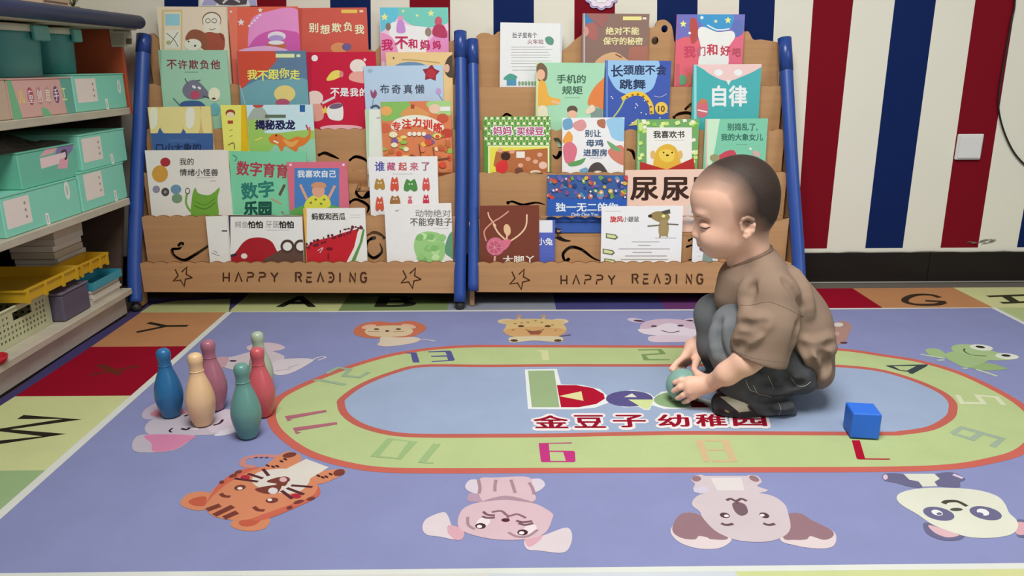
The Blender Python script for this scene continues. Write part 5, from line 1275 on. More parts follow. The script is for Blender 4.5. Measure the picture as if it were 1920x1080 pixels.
# clear bag with pieces inside the basket
random.seed(21)
def lump(m, c, r_, h, sq=(1, 1, 1), n=14, rough=.25, jit=.16, kind='plastic'):
    vs = []; fs = []; nu = n
    for i in range(nu + 1):
        th_ = math.pi*i/nu
        for j in range(2*n):
            ph = math.pi*j/n; k = 1 + jit*math.sin(3*ph + 2*th_ + c[1]*90)*math.sin(th_) + random.uniform(-jit, jit)*.4*math.sin(th_)
            vs.append(Vector(c) + Vector((r_*sq[0]*k*math.sin(th_)*math.cos(ph), r_*sq[1]*k*math.sin(th_)*math.sin(ph), r_*sq[2]*k*math.cos(th_))))
    for i in range(nu):
        for j in range(2*n): a = i*2*n + j; b_ = i*2*n + (j+1) % (2*n); fs.append((a, a + 2*n, b_ + 2*n, b_))
    m.add(vs, fs, mat(h, rough, kind), True)
m = MB(); lump(m, (-1.277, Yb0 + .10, zb0 + .048), .040, '8f8a80', (1.5, 1.2, 1.0)); tag(m.build('plastic_bag'), 'clear crinkled bag of small pieces in the cream basket', 'bag')
# yellow trays
q0 = at_x(38, 549, -1.150); q1 = at_x(146, 508, -1.150)
U = Vector((0, q1.y - q0.y, 0)).normalized()
zt0 = zb0 + Hb + .0095
crate_tray('larger yellow plastic tray lying across the cream basket', (-1.365, by(40, -1.16, zt0), zt0), (0, 1, 0), (1, 0, 0), by(139, -1.16, zt0) - by(40, -1.16, zt0), .215, .026, 'cfa624', 'yellow plastic trays')
# purple box, with the second tray propped on it
ya, yb_ = by(119, -1.15, .12), by(168, -1.15, .12)
e = empty('purple_box', (-1.22, (ya+yb_)/2, zb0), 'small purple grey box beside the cream basket', 'box')
zpt = at_x(140, 542, -1.15).z
m = MB(); m.box((-1.29, ya, zb0), (-1.15, yb_, zpt), mat('5c5468', .45, 'plastic'), .004); m.build('body', e)
m = MB(); m.box((-1.292, ya - .001, zpt + .0003), (-1.148, yb_ + .001, zpt + .006), mat('6e6678', .35, 'plastic'), .0015); m.build('lid', e)
zz = zpt + .0225
crate_tray('smaller yellow plastic tray behind the larger one, over the purple box', (-1.218, by(150, -1.155, zz), zz + .002), (0, 1, 0), (.96, 0, -.02), by(203, -1.155, zz) - by(150, -1.155, zz), .062, .026, 'c99e22', 'yellow plastic trays')
# teal tray edge over a stack of paper
ys0, ys1 = by(172, -1.15, .1), 2.205
random.seed(31); z = zb0; e = empty('paper_stack', (-1.24, (ys0+ys1)/2, zb0), 'stack of white paper lying flat under the turquoise tray', 'paper')
zp = at_x(200, 530, -1.15).z; k = 0
while z < zp - .006:
    t = random.uniform(.006, .012); m = MB(); dx = random.uniform(-.004, .004); m.box((-1.36 + dx, ys0 + .003 + random.uniform(0, .004), z), (-1.15 + dx, ys1 - random.uniform(0, .004), z + t - .0006), mat('c2bcae' if k % 2 else 'b8b2a6', .8, 'print')); m.build('ream', e); z += t; k += 1
m = MB(); m.box((-1.215, ys0 + .004, z), (-1.142, ys1, z + .003), mat('2e8ea4', .4, 'plastic')); 
for lo, hi in (((-1.145, ys0 + .004, z + .003), (-1.142, ys1, z + .022)), ((-1.215, ys0 + .004, z + .003), (-1.212, ys1, z + .022)), ((-1.212, ys0 + .004, z + .003), (-1.145, ys0 + .007, z + .022)), ((-1.212, ys1 - .003, z + .003), (-1.145, ys1, z + .022))): m.box(lo, hi, mat('3a9cb2', .35, 'plastic'))
zpap = z; tag(m.build('turquoise_tray'), 'turquoise plastic tray resting on the white paper stack', 'tray')
# tall stack of bound papers at the back of the bottom shelf
random.seed(33); e = empty('book_stack', (-1.29, (ys0+ys1)/2, zpap), 'tall pile of white booklets behind the yellow trays on the bottom shelf', 'booklets')
zz = zpap + .0005; k = 0
while zz < .285:
    t = random.uniform(.012, .022); m = MB(); dx, dy = random.uniform(-.008, .008), random.uniform(-.006, .006)
    m.box((-1.352 + dx, ys0 + .012 + dy, zz), (-1.232 + dx, ys1 - .012 + dy, zz + t - .0008), mat(['c9c1b6', 'bfb6aa', 'b4a894'][k % 3], .8, 'print'), .001); m.build('booklet', e); zz += t; k += 1
m = MB(); m.box((-1.55, 1.55, zb0), (-1.39, 1.90, .27), mat('7a5a38', .7, 'wood'), .002)
for k in range(3): m.box((-1.39, 1.56 + .11*k, zb0 + .01), (-1.385, 1.575 + .11*k, .262), mat('8a6840', .7, 'wood'))
tag(m.build('wooden_crate'), 'brown wooden crate in the shade behind the cream basket', 'crate')
# red dish at the left edge of the photo
m = MB(); c = at_z(-8, 662, Z0 + .012)
m.lathe([(.018, 0), (.021, .001), (.027, .010), (.029, .018), (.027, .018), (.024, .010), (.016, .003), (.0, .003)], (-1.1475, by(2, -1.13, .1), Z0 + .0006), mat('c02634', .35, 'plastic'), 32)
tag(m.build('red_dish'), 'red plastic dish at the left edge below the basket', 'dish')
# things on top of the unit
zt2 = .8484
m = MB(); m.box((-1.36, 1.93, zt2), (-1.14, 2.20, zt2 + .012), mat('c9bd8a', .6, 'print'), .002); m.box((-1.35, 1.94, zt2 + .0125), (-1.15, 2.19, zt2 + .02), mat('d9d2c4', .6, 'print'), .001)
tag(m.build('paper_pad'), 'flat pad of yellowish and white sheets on the padded unit top', 'paper')
m = MB(); m.box((-1.30, 2.05, zt2 + .0206), (-1.16, 2.18, zt2 + .06), mat('b49c84', .6, 'print'), .002); ar = art_x(m, -1.16); ar.layer = 3
ar.polyuv([(2.06, zt2+.03), (2.17, zt2+.03), (2.17, zt2+.036), (2.06, zt2+.036)], '6c5c50')
tag(m.build('small_carton'), 'small brownish carton on the paper pad above the unit', 'carton')
random.seed(41); e = empty('posy', (-1.20, 2.27, zt2), 'small clump of dried leaves and blossoms on the unit top', 'plant')
m = MB(); m.lathe([(.014, 0), (.017, .002), (.019, .03), (.016, .034)], (-1.20, 2.27, zt2), mat('8c7a5c', .6, 'plain'), 18); m.build('pot', e)
m = MB()
for k in range(16):
    a = random.uniform(0, 6.28); r_ = random.uniform(.012, .034); p = Vector((-1.20, 2.27, zt2 + .033)); q_ = p + Vector((r_*math.cos(a), r_*math.sin(a), random.uniform(.012, .05)))
    m.tube([p, (p + q_)/2 + Vector((0, 0, .006)), q_], .0009, mat('6a6a3c', .7, 'plain'), 5)
    w_ = Vector((-math.sin(a), math.cos(a), .3)).normalized()*.006; d_ = (q_ - p).normalized()*.018
    m.add([q_, q_ + d_*.5 + w_, q_ + d_, q_ + d_*.5 - w_], [(0, 1, 2, 3)], mat(random.choice(['7c7c44', '8c8450', 'b0a488']), .7, 'plain'))
m.build('foliage', e)
# ------------------------------------------------------------------ skittles, ball, block
ZT = ZR + .0034
PROF = [(.58, 0), (.63, .012), (.66, .03), (.80, .11), (.93, .20), (1.0, .30), (.985, .38), (.90, .47), (.76, .56), (.61, .64), (.50, .70), (.455, .75), (.44, .80), (.465, .845), (.505, .89), (.50, .93), (.44, .965), (.31, .988), (.14, .998), (.0, 1.0)]
def smooth_prof(p, n=4): return [(max(0, a), b) for a, b in catmull(p, False, n)]
for px, py, ht, col, lab in [(322, 781, 124, '2a6c9e', 'dark blue toy skittle, leftmost of the group'), (381, 797, 131, 'e6c092', 'cream toy skittle, second from the left in front'),
                             (404, 768, 127, 'a5687a', 'mauve toy skittle behind the cream one'), (493, 738, 113, 'a9b8a0', 'pale grey green skittle, farthest back, mostly hidden by the coral one'),
                             (494, 780, 125, 'c65a62', 'coral red toy skittle nearest the oval track'), (466, 820, 134, '62938a', 'teal green toy skittle, front right of the group')]:
    b = at_z(px, py - 3, ZT)
    depth = -(CROT.transposed() @ (b - CAMO)).z
    h = ht * depth / FPX / math.cos(math.atan((py - 60 - 540) / FPX) + R(PITCH)) * .985
    rr = .1985 * h * .95
    m = MB(); m.lathe([(rr*a, h*t) for a, t in smooth_prof(PROF)], (b.x, b.y, b.z), mat(col, .32, 'plastic'), 48)
    m.lathe([(rr*.475, .7535*h), (rr*.49, .757*h), (rr*.475, .761*h)], (b.x, b.y, b.z), mat(col, .32, 'plastic'), 48)
    tag(m.build('toy_skittle'), lab, 'skittle', 'toy skittles')
BR = .0362
bc = at_z(1280, 722, ZT + BR)
m = MB(); m.lathe([(BR*math.cos(a*math.pi/36), BR*math.sin(a*math.pi/36)) for a in range(-18, 19)], bc, mat('7fa89d', .35, 'plastic'), 56)
tag(m.build('toy_ball'), 'grey green toy ball held in the child\'s hands', 'ball')
# foam cube
fl_, fr_ = at_z(1594, 821, ZT), at_z(1648, 824, ZT)
u = (fr_ - fl_); sd = u.length * 1.0; u.normalize(); v = Vector((-u.y, u.x, 0)); up = Vector((0, 0, sd * .98))
p = [fl_, fl_ + u*sd, fl_ + u*sd + v*sd, fl_ + v*sd]
m = MB(); m.bbox8(p + [q + up for q in p], mat('246ad6', .55, 'plastic'), .0018)
tag(m.build('toy_cube'), 'plain bright blue cube on the rug to the right of the child', 'block')
# ------------------------------------------------------------------ squatting child (implicit surfaces -> meshes)
YC = 1.57
def V3(px, py, Y): return np.array(at_y(px, py, Y))
class Field:
    def __init__(s, lo, hi, h):
        s.lo = np.array(lo, float); s.h = h
        s.n = np.ceil((np.array(hi) - s.lo) / h).astype(int) + 1
        s.d = np.full(s.n, .2, np.float32)
    def sub(s, lo, hi):
        a = np.maximum(0, np.floor((np.array(lo) - s.lo) / s.h).astype(int)); b = np.minimum(s.n, np.ceil((np.array(hi) - s.lo) / s.h).astype(int) + 1)
        if (b <= a).any(): return None, None
        g = [(s.lo[i] + s.h*np.arange(a[i], b[i])).astype(np.float32) for i in range(3)]
        return tuple(slice(a[i], b[i]) for i in range(3)), (g[0][:, None, None], g[1][None, :, None], g[2][None, None, :])
    def put(s, fn, lo, hi, k, op='u'):
        m = .045 + k
        sl, P = s.sub(np.array(lo) - m, np.array(hi) + m)
        if sl is None: return
        d = fn(*P); f = s.d[sl]
        if op == 'u':
            h_ = np.maximum(k - np.abs(f - d), 0) / max(k, 1e-6); s.d[sl] = np.minimum(f, d) - h_*h_*k*.25
        elif op == 's':
            d = -d; h_ = np.maximum(k - np.abs(f - d), 0) / max(k, 1e-6); s.d[sl] = np.maximum(f, d) + h_*h_*k*.25
        elif op == 'add': s.d[sl] = f + d
    def cone(s, a, b, ra, rb, k=.012, op='u', flat=None):
        """tapered limb; flat = (axis vector, factor) squashes it"""
        a, b = np.array(a, float), np.array(b, float); ba = b - a; l2 = float(ba @ ba) or 1e-9
        def fn(X, Y, Z):
            t = np.clip(((X-a[0])*ba[0] + (Y-a[1])*ba[1] + (Z-a[2])*ba[2]) / l2, 0, 1)
            dx, dy, dz = X-a[0]-t*ba[0], Y-a[1]-t*ba[1], Z-a[2]-t*ba[2]
            q = dx*dx + dy*dy + dz*dz
            if flat is not None:
                ax, fc = flat; dn = dx*ax[0] + dy*ax[1] + dz*ax[2]; q = q + dn*dn*(fc*fc - 1)
            return np.sqrt(q) - (ra + (rb-ra)*t)
        r_ = max(ra, rb); s.put(fn, np.minimum(a, b) - r_, np.maximum(a, b) + r_, k, op)
    def chain(s, pts, rs, k=.01, op='u', flat=None):
        for i in range(len(pts)-1): s.cone(pts[i], pts[i+1], rs[i], rs[i+1], k, op, flat)
    def ell(s, c, r_, k=.012, op='u', rot=0.0):
        """ellipsoid, rot turns it in the X-Z plane (degrees)"""
        c = np.array(c, float); cs, sn = math.cos(R(rot)), math.sin(R(rot)); m = min(r_)
        def fn(X, Y, Z):
            x, z = X-c[0], Z-c[2]; u, w, v = x*cs + z*sn, -x*sn + z*cs, Y-c[1]
            q = np.sqrt((u/r_[0])**2 + (v/r_[1])**2 + (w/r_[2])**2)
            g = np.sqrt((u/r_[0]**2)**2 + (v/r_[1]**2)**2 + (w/r_[2]**2)**2) + 1e-6
            return q*(q-1)/g
        R_ = max(r_[0], r_[2]); s.put(fn, c - [R_, r_[1], R_], c + [R_, r_[1], R_], k, op)
    def half(s, p, n, k=.004):
        """cut away everything on the +n side of a plane"""
        p, n = np.array(p), np.array(n)/np.linalg.norm(n)
        fn = lambda X, Y, Z: -((X-p[0])*n[0] + (Y-p[1])*n[1] + (Z-p[2])*n[2]) + 0*X*Y*Z
        s.put(fn, s.lo, s.lo + s.h*s.n, k, 's')
    def mesh(s, smooth=1):
        d = s.d
        nx, ny, nz = d.shape
        ins = d < 0
        cs = np.zeros((nx-1, ny-1, nz-1), np.int8)
        for i in (0, 1):
            for j in (0, 1):
                for k in (0, 1): cs += ins[i:nx-1+i, j:ny-1+j, k:nz-1+k]
        act = np.argwhere((cs > 0) & (cs < 8))
        idx = np.full((nx-1, ny-1, nz-1), -1, np.int64); idx[tuple(act.T)] = np.arange(len(act))
        acc = np.zeros((len(act), 3)); cnt = np.zeros(len(act))
        for ax in range(3):
            o1, o2 = [i for i in range(3) if i != ax]
            for u in (0, 1):
                for v in (0, 1):
                    A_ = act.copy(); A_[:, o1] += u; A_[:, o2] += v; B_ = A_.copy(); B_[:, ax] += 1
                    da, db = d[tuple(A_.T)], d[tuple(B_.T)]; m = (da < 0) != (db < 0)
                    t = np.where(m, da / np.where(m, da - db, 1), 0)
                    p = A_.astype(float); p[:, ax] += t
                    acc[m] += p[m]; cnt[m] += 1
        vs = s.lo + s.h*(acc / cnt[:, None])
        fs = []
        for ax in range(3):
            o1, o2 = [(1, 2), (2, 0), (0, 1)][ax]
            sl0 = [slice(1, -1)]*3; sl0[ax] = slice(0, -1); sl1 = list(sl0); sl1[ax] = slice(1, None)
            a, b = ins[tuple(sl0)], ins[tuple(sl1)]
            e = np.argwhere(a != b); off = np.ones(3, int); off[ax] = 0; e = e + off
            def cell(u, v): c = e.copy(); c[:, o1] += u; c[:, o2] += v; return idx[tuple(c.T)]
            q = np.stack([cell(-1, -1), cell(0, -1), cell(0, 0), cell(-1, 0)], 1)
            flip = ~ins[tuple(e.T)]
            q[flip] = q[flip][:, ::-1]; fs.append(q)
        return vs, np.concatenate(fs)
def field_obj(name, F, m, parent, attr=None, smooth=2):
    vs, fs = F.mesh()
    off = np.array(parent_loc(parent))
    me = bpy.data.meshes.new(name)
    me.from_pydata((vs - off).tolist(), [], fs.tolist())
    me.materials.append(m); me.update()
    me.polygons.foreach_set('use_smooth', [True]*len(me.polygons))
    if smooth:   # even out the grid steps
        import bmesh
        bm = bmesh.new(); bm.from_mesh(me)
        for _ in range(smooth): bmesh.ops.smooth_vert(bm, verts=bm.verts, factor=.5, use_axis_x=True, use_axis_y=True, use_axis_z=True)
        bm.to_mesh(me); bm.free()
    if attr:
        for an, fn in attr.items():
            co = np.empty(len(me.vertices)*3); me.vertices.foreach_get('co', co); co = co.reshape(-1, 3) + off
            a = me.attributes.new(an, 'FLOAT', 'POINT'); a.data.foreach_set('value', fn(co).astype(np.float32))
    o = bpy.data.objects.new(name, me); COL.objects.link(o); o.parent = parent
    return o
def mix_mat(name, h0, h1, attr, rough, kind, noise=0.0, sss=False):
    """two colours of one thing, laid out by a stored attribute (stubble density, wash of the denim)"""
    m = mat(h0, rough, kind).copy(); m.name = name; nt = m.node_tree; b = nt.nodes['Principled BSDF']
    src = b.inputs['Base Color'].links[0].from_socket
    at = nt.nodes.new('ShaderNodeAttribute'); at.attribute_name = attr
    mx = nt.nodes.new('ShaderNodeMix'); mx.data_type = 'RGBA'; mx.inputs[7].default_value = (*lin(h1), 1)
    fac = at.outputs['Fac']
    if noise:
        tc = nt.nodes.new('ShaderNodeTexCoord'); nz = nt.nodes.new('ShaderNodeTexNoise'); nz.inputs['Scale'].default_value = 900; nz.inputs['Detail'].default_value = 3
        nt.links.new(tc.outputs['Object'], nz.inputs['Vector'])
        ma = nt.nodes.new('ShaderNodeMath'); ma.operation = 'MULTIPLY_ADD'; ma.inputs[1].default_value = noise; ma.inputs[2].default_value = -noise*.5
        nt.links.new(nz.outputs['Fac'], ma.inputs[0])
        ad = nt.nodes.new('ShaderNodeMath'); ad.operation = 'ADD'; ad.use_clamp = True
        mu = nt.nodes.new('ShaderNodeMath'); mu.operation = 'MULTIPLY'
        nt.links.new(at.outputs['Fac'], ad.inputs[0]); nt.links.new(ma.outputs[0], mu.inputs[0]); nt.links.new(at.outputs['Fac'], mu.inputs[1]); nt.links.new(mu.outputs[0], ad.inputs[1]); fac = ad.outputs[0]
    nt.links.new(src, mx.inputs[6]); nt.links.new(fac, mx.inputs[0]); nt.links.new(mx.outputs[2], b.inputs['Base Color'])
    return m
cb = at_z(1410, 785, ZT)
child = empty('person', (cb.x, YC, ZT), 'small boy in a brown t-shirt and dark jeans squatting on the rug, holding a ball', 'person')
H = lambda px, py, dy=0.0: V3(px, py, YC + dy)      # head points: photo profile, offset sideways
SKIN = 'e9bca4'
# ---------------- body: head, neck, trunk, arms and hands in one surface
hx0, hx1 = H(1285, 400)[0], H(1600, 400)[0]
F = Field((hx0 - .06, 1.36, .015), (hx1 - .02, 1.78, .56), .0022)
# skull and face
F.ell(H(1382, 364), (.076, .070, .077), .02, rot=-14)
F.ell(H(1397, 366), (.064, .069, .070), .02)
F.ell(H(1408, 404), (.040, .056, .040), .03)
F.ell(H(1342, 372), (.050, .054, .056), .03)          # forehead
F.ell(H(1352, 430), (.047, .052, .056), .03, rot=8)    # face
F.ell(H(1340, 464), (.022, .026, .018), .024)          # chin
F.ell(H(1374, 448), (.034, .044, .024), .026, rot=24)   # jaw
for sgn_ in (-1, 1):
    F.ell(H(1338, 447, sgn_*.026), (.026, .021, .024), .02)   # cheeks
    F.ell(H(1318, 400, sgn_*.022), (.012, .017, .006), .012)  # brow ridge
    F.ell(H(1312, 421, sgn_*.032), (.016, .014, .010), .012, 's')
    F.ell(H(1322.5, 423, sgn_*.026), (.0125, .0135, .0105), .005)  # lids
F.cone(H(1309, 416), H(1305, 437), .0050, .0072, .012)  # nose bridge
F.ell(H(1304.5, 441), (.0075, .0085, .0065), .006)
for sgn_ in (-1, 1): F.ell(H(1309.5, 443, sgn_*.0085), (.0065, .0052, .0052), .004); F.ell(H(1308, 447.5, sgn_*.005), (.0026, .0022, .0016), .001, 's')
F.ell(H(1317, 455), (.010, .017, .008), .012)
F.ell(H(1313.5, 459.5), (.0062, .013, .0040), .003)     # lips
F.ell(H(1317, 467.5), (.0064, .0115, .0042), .003)
F.cone(H(1312, 463.5, -.013), H(1312, 463.5, .013), .0012, .0012, .002, 's')
# ears
for sgn_ in (-1, 1):
    e0 = lambda px, py, dy: H(px, py, sgn_*dy)
    F.ell(e0(1400, 427, .0700), (.0120, .0060, .0180), .005, rot=12)
    rim_ = [e0(*p) for p in [(1391, 430, .0745), (1389, 419, .0760), (1393, 411, .0775), (1402, 408, .0790), (1411, 412, .0805), (1414, 422, .0810), (1412, 433, .0800), (1405, 441, .0770), (1399, 445, .0740), (1394, 442, .0725)]]
    F.chain(rim_, [.0030, .0030, .0034, .0037, .0037, .0036, .0036, .0040, .0046, .0036], .0035)
    F.chain([e0(1400, 416, .0765), e0(1407, 423, .0775), (e0(1403, 434, .0765)), e0(1396, 437, .0745)], [.0020, .0024, .0026, .0024], .003)
    F.ell(e0(1399, 425, .0765), (.0050, .0050, .0080), .003, 's', rot=12)
    F.cone(e0(1389, 425, .0745), e0(1391, 432, .0750), .0028, .0034, .004)
# neck and hidden trunk
F.cone(H(1404, 436), H(1412, 500), .037, .041, .02)
F.cone(H(1394, 466), H(1398, 520), .030, .038, .02)
TR = [H(1420, 530), H(1458, 580), H(1488, 645), H(1484, 680)]
F.chain(TR, [.050, .056, .052, .042], .02)
# arms
NS, NE, NW = V3(1444, 556, 1.475), V3(1416, 660, 1.455), V3(1331, 719, 1.508)
F.chain([V3(1446, 552, 1.53), NS + np.array([0, .006, 0]), NE], [.028, .028, .0275], .012)
F.chain([NE, V3(1396, 679, 1.447), V3(1364, 700, 1.462), NW], [.0262, .0232, .0202, .0172], .022)
FS, FE, FW = V3(1430, 556, 1.668), V3(1350, 618, 1.715), V3(1299, 650, 1.662)
F.chain([V3(1436, 552, 1.62), FS, FE, FW], [.028, .028, .025, .0165], .012)
# near hand on the front of the ball
c3 = np.array(bc)
def onball(px, py, extra, front=True):
    """point over the ball along the line of sight of (px, py), standing 'extra' off its surface"""
    d = np.array(ray(px, py)); o = np.array(CAMO); oc = o - c3; rr = BR + extra
    b_ = oc @ d; q = b_*b_ - (oc @ oc - rr*rr)
    if q < 0:
        p = o + d*(-b_); v = p - c3; return c3 + v/np.linalg.norm(v)*rr
    return o + d*(-b_ - math.sqrt(q) if front else -b_ + math.sqrt(q))
k_i, k_m, k_r, k_p = onball(1293, 713, .011), onball(1290, 722, .013), onball(1292, 733, .013), onball(1298, 743, .012)
for kk, rr in ((k_i, .0100), (k_m, .0105), (k_r, .0100), (k_p, .0090)): F.cone(NW, kk, .0150, rr, .008)
for pts, r0 in (([k_i, onball(1276, 713, .0085), onball(1265, 717, .0055)], .0068), ([k_m, onball(1275, 726, .0095), onball(1263, 733, .0055)], .0070),
                ([k_r, onball(1281, 741, .0095), onball(1270, 747, .0055)], .0067), ([k_p, onball(1289, 751, .009), onball(1281, 755, .0055)], .0060)):
    F.chain(pts, [r0 + .0008, r0, r0 - .0012], .0022)
F.chain([NW + np.array([-.004, .006, .006]), onball(1309, 703, .010), onball(1303, 695, .006)], [.0115, .0085, .0066], .005)
# far hand over the back of the ball
f_i, f_m, f_r, f_p = V3(1284, 668, 1.628), V3(1286, 669, 1.640), V3(1289, 672, 1.651), V3(1293, 677, 1.660)
for kk, rr in ((f_i, .0098), (f_m, .0102), (f_r, .0098), (f_p, .009)): F.cone(FW, kk, .0150, rr, .008)
for pts, r0 in (([f_i, V3(1270, 680, 1.612), V3(1258, 692, 1.600)], .0068), ([f_m, V3(1272, 681, 1.630), onball(1262, 694, .006, False)], .0070),
                ([f_r, V3(1276, 683, 1.642), onball(1268, 697, .006, False)], .0067), ([f_p, V3(1282, 687, 1.648), onball(1276, 702, .006, False)], .006)):
    F.chain(pts, [r0 + .0008, r0, r0 - .0012], .0022)
F.chain([FW + np.array([.002, -.010, -.004]), V3(1306, 676, 1.630), onball(1302, 692, .0062)], [.0125, .0095, .0070], .006)
hl = [(1280, 356), (1298, 349), (1330, 345), (1350, 352), (1360, 372), (1363, 396), (1370, 410), (1380, 420), (1392, 428), (1404, 440), (1416, 446), (1430, 446), (1450, 442), (1475, 436)]
hq = [H(*p) for p in hl]; hX = np.array([p[0] for p in hq]); hZ = np.array([p[2] for p in hq])
def hair_density(co):
    # distance of the point above the hairline curve drawn on the profile
    P = co[:, [0, 2]]; best = np.full(len(P), 9.); side = np.zeros(len(P))
    for i in range(len(hX) - 1):
        a = np.array([hX[i], hZ[i]]); b = np.array([hX[i+1], hZ[i+1]]); ab = b - a
        t = np.clip(((P - a) @ ab) / (ab @ ab), 0, 1); q = P - a - t[:, None]*ab; d = np.hypot(q[:, 0], q[:, 1])
        s_ = np.sign(ab[0]*(P[:, 1]-a[1]) - ab[1]*(P[:, 0]-a[0])); m = d < best
        best[m] = d[m]; side[m] = s_[m]
    sd = best*side
    ear = ((P[:, 0] - H(1401, 426)[0])/.026)**2 + ((P[:, 1] - H(1401, 426)[2])/.030)**2
    out = np.clip((sd + .006) / .050, 0, 1)**.55
    out[(ear < 1) & (np.abs(co[:, 1] - YC) > .0695)] = 0
    top = np.clip((P[:, 1] - H(1400, 450)[2]) / .03, 0, 1)
    return out*top
LIPC = np.array(H(1313, 463)); 
skin = mix_mat('skin with hair stubble', SKIN, '2e221c', 'stubble', .5, 'skin', .22)
body = field_obj('body', F, skin, child, {'stubble': lambda co: hair_density(co)*1.0}, 3)
body.data.materials.append(mat('c98a7c', .42, 'skin'))
co = np.empty(len(body.data.vertices)*3); body.data.vertices.foreach_get('co', co); co = co.reshape(-1, 3) + np.array(parent_loc(child))
fv = np.empty(len(body.data.polygons)*4, int); body.data.polygons.foreach_get('vertices', fv); fc = co[fv.reshape(-1, 4)].mean(1)
lipm = ((np.abs(fc[:, 1] - YC) < .0135) & (fc[:, 0] < H(1322, 460)[0]) & (fc[:, 2] < H(1315, 456.5)[2]) & (fc[:, 2] > H(1315, 470.5)[2]))
body.data.polygons.foreach_set('material_index', lipm.astype(int))
# hair: a close cropped coat standing off the scalp
me = body.data; nrm = np.empty(len(me.vertices)*3); me.vertices.foreach_get('normal', nrm); nrm = nrm.reshape(-1, 3)
den = hair_density(co); keepf = den[fv.reshape(-1, 4)].min(1) > .62
fv4 = fv.reshape(-1, 4)[keepf]; used = np.unique(fv4); remap = np.full(len(co), -1); remap[used] = np.arange(len(used))
hv = co[used] + nrm[used]*(.00004 + .0026*np.clip((den[used] - .63)/.37, 0, 1)**1.3)[:, None] - np.array(parent_loc(child))
hm = bpy.data.meshes.new('hair'); hm.from_pydata(hv.tolist(), [], remap[fv4].tolist())
hmat = mix_mat('cropped hair', SKIN, '2e221c', 'stubble', .65, 'skin', .22)
hm.materials.append(hmat); hm.polygons.foreach_set('use_smooth', [True]*len(hm.polygons)); hm.update()
a_ = hm.attributes.new('stubble', 'FLOAT', 'POINT'); a_.data.foreach_set('value', (den[used]*1.0).astype(np.float32))
hair = bpy.data.objects.new('hair', hm); COL.objects.link(hair); hair.parent = child
# surface probes used for brows, lashes and seams
from mathutils.bvhtree import BVHTree
def tree(o): return BVHTree.FromPolygons([tuple(v.co + Vector(parent_loc(o.parent))) for v in o.data.vertices], [tuple(p.vertices) for p in o.data.polygons])
tb = tree(body)
def hits(T, pts, off):
    out = []
    for p in pts:
        h_ = T.ray_cast(CAMO, ray(*p))
        if h_[0] is not None: out.append(h_[0] + h_[1]*off)
    return out
def mirror(pts): return [Vector((p.x, 2*YC - p.y, p.z)) for p in pts]
def line(name, T, px, r_, h, off=.0003, par=None, both=True, label=None, taper=True):
    q = hits(T, catmull(px, False, 6), off)
    if len(q) < 3: return
    for k_ in ((0, 1) if both else (0,)):
        qq = mirror(q) if k_ else q; n_ = len(qq); m = MB()
        m.tube(qq, [r_*(.35 + .65*math.sin(math.pi*min(1, (i+.6)/n_))) if taper else r_ for i in range(n_)], mat(h, .6, 'plain'), 6)
        m.build(name, par or child)
line('eyelash', tb, [(1313, 425), (1318, 427.5), (1324, 428), (1332, 425.5)], .0014, '33221c')
line('eyebrow', tb, [(1306, 406), (1313, 405), (1322, 407), (1330, 411)], .0012, '9a7866')
line('eyelid_crease', tb, [(1313, 418), (1321, 417.5), (1331, 420)], .0005, 'b58470')
# ---------------- t-shirt
S = Field((hx0 - .03, 1.38, .03), (hx1 - .0, 1.77, .43), .0028)
B = lambda px, py, dy=0.0: V3(px, py, YC + dy)
S.ell(B(1456, 560), (.084, .098, .072), .03, rot=-32)
S.ell(B(1490, 612), (.072, .100, .082), .03, rot=-20)
S.ell(B(1502, 652), (.062, .097, .070), .03)
S.ell(B(1412, 552), (.050, .082, .058), .03)
S.ell(B(1515, 684), (.046, .090, .044), .02)
for sg in (-1, 1):
    S.cone(B(1428, 522, sg*.035), B(1446, 548, sg*.090), .046, .044, .03)
S.cone(B(1420, 496), B(1412, 524), .046, .062, .03)
S.cone(B(1386, 506), B(1376, 556), .034, .040, .03)
def cut(p, n, lo, hi, k=.004):
    p, n = np.array(p), np.array(n, float); n /= np.linalg.norm(n)
    sl, P = S.sub(lo, hi)
    d = ((P[0]-p[0])*n[0] + (P[1]-p[1])*n[1] + (P[2]-p[2])*n[2]); S.d[sl] = np.maximum(S.d[sl], d.astype(np.float32))
# the loose tail of the shirt ends in a slanting hem
cut(V3(1507, 697, 1.5), (-.78, 0, -.62), (S.lo[0], 1.37, .02), (V3(1620, 690, 1.57)[0], 1.79, V3(1490, 668, 1.5)[2]))
S.chain([V3(1492, 690, 1.50), V3(1492, 694, 1.64)], [.044, .044], .006, 's')
# sleeves: wide, falling from the dropped shoulder seam over the elbows
S.chain([V3(1450, 560, 1.482), V3(1442, 612, 1.462), V3(1424, 668, 1.455)], [.050, .054, .057], .02)
S.chain([V3(1434, 560, 1.664), V3(1404, 598, 1.690), V3(1380, 622, 1.70)], [.048, .046, .046], .02)
cut(V3(1424, 680, 1.42), (-.27, 0, -1), (V3(1340, 690, 1.42)[0], 1.37, .02), (V3(1486, 690, 1.45)[0], 1.535, .3))
cut(V3(1372, 640, 1.70), (-.7, 0, -1), (V3(1300, 690, 1.69)[0], 1.64, .02), (V3(1430, 690, 1.69)[0], 1.79, .3))
S.chain([V3(1424, 672, 1.455), V3(1420, 704, 1.455)], [.046, .054], .004, 's')
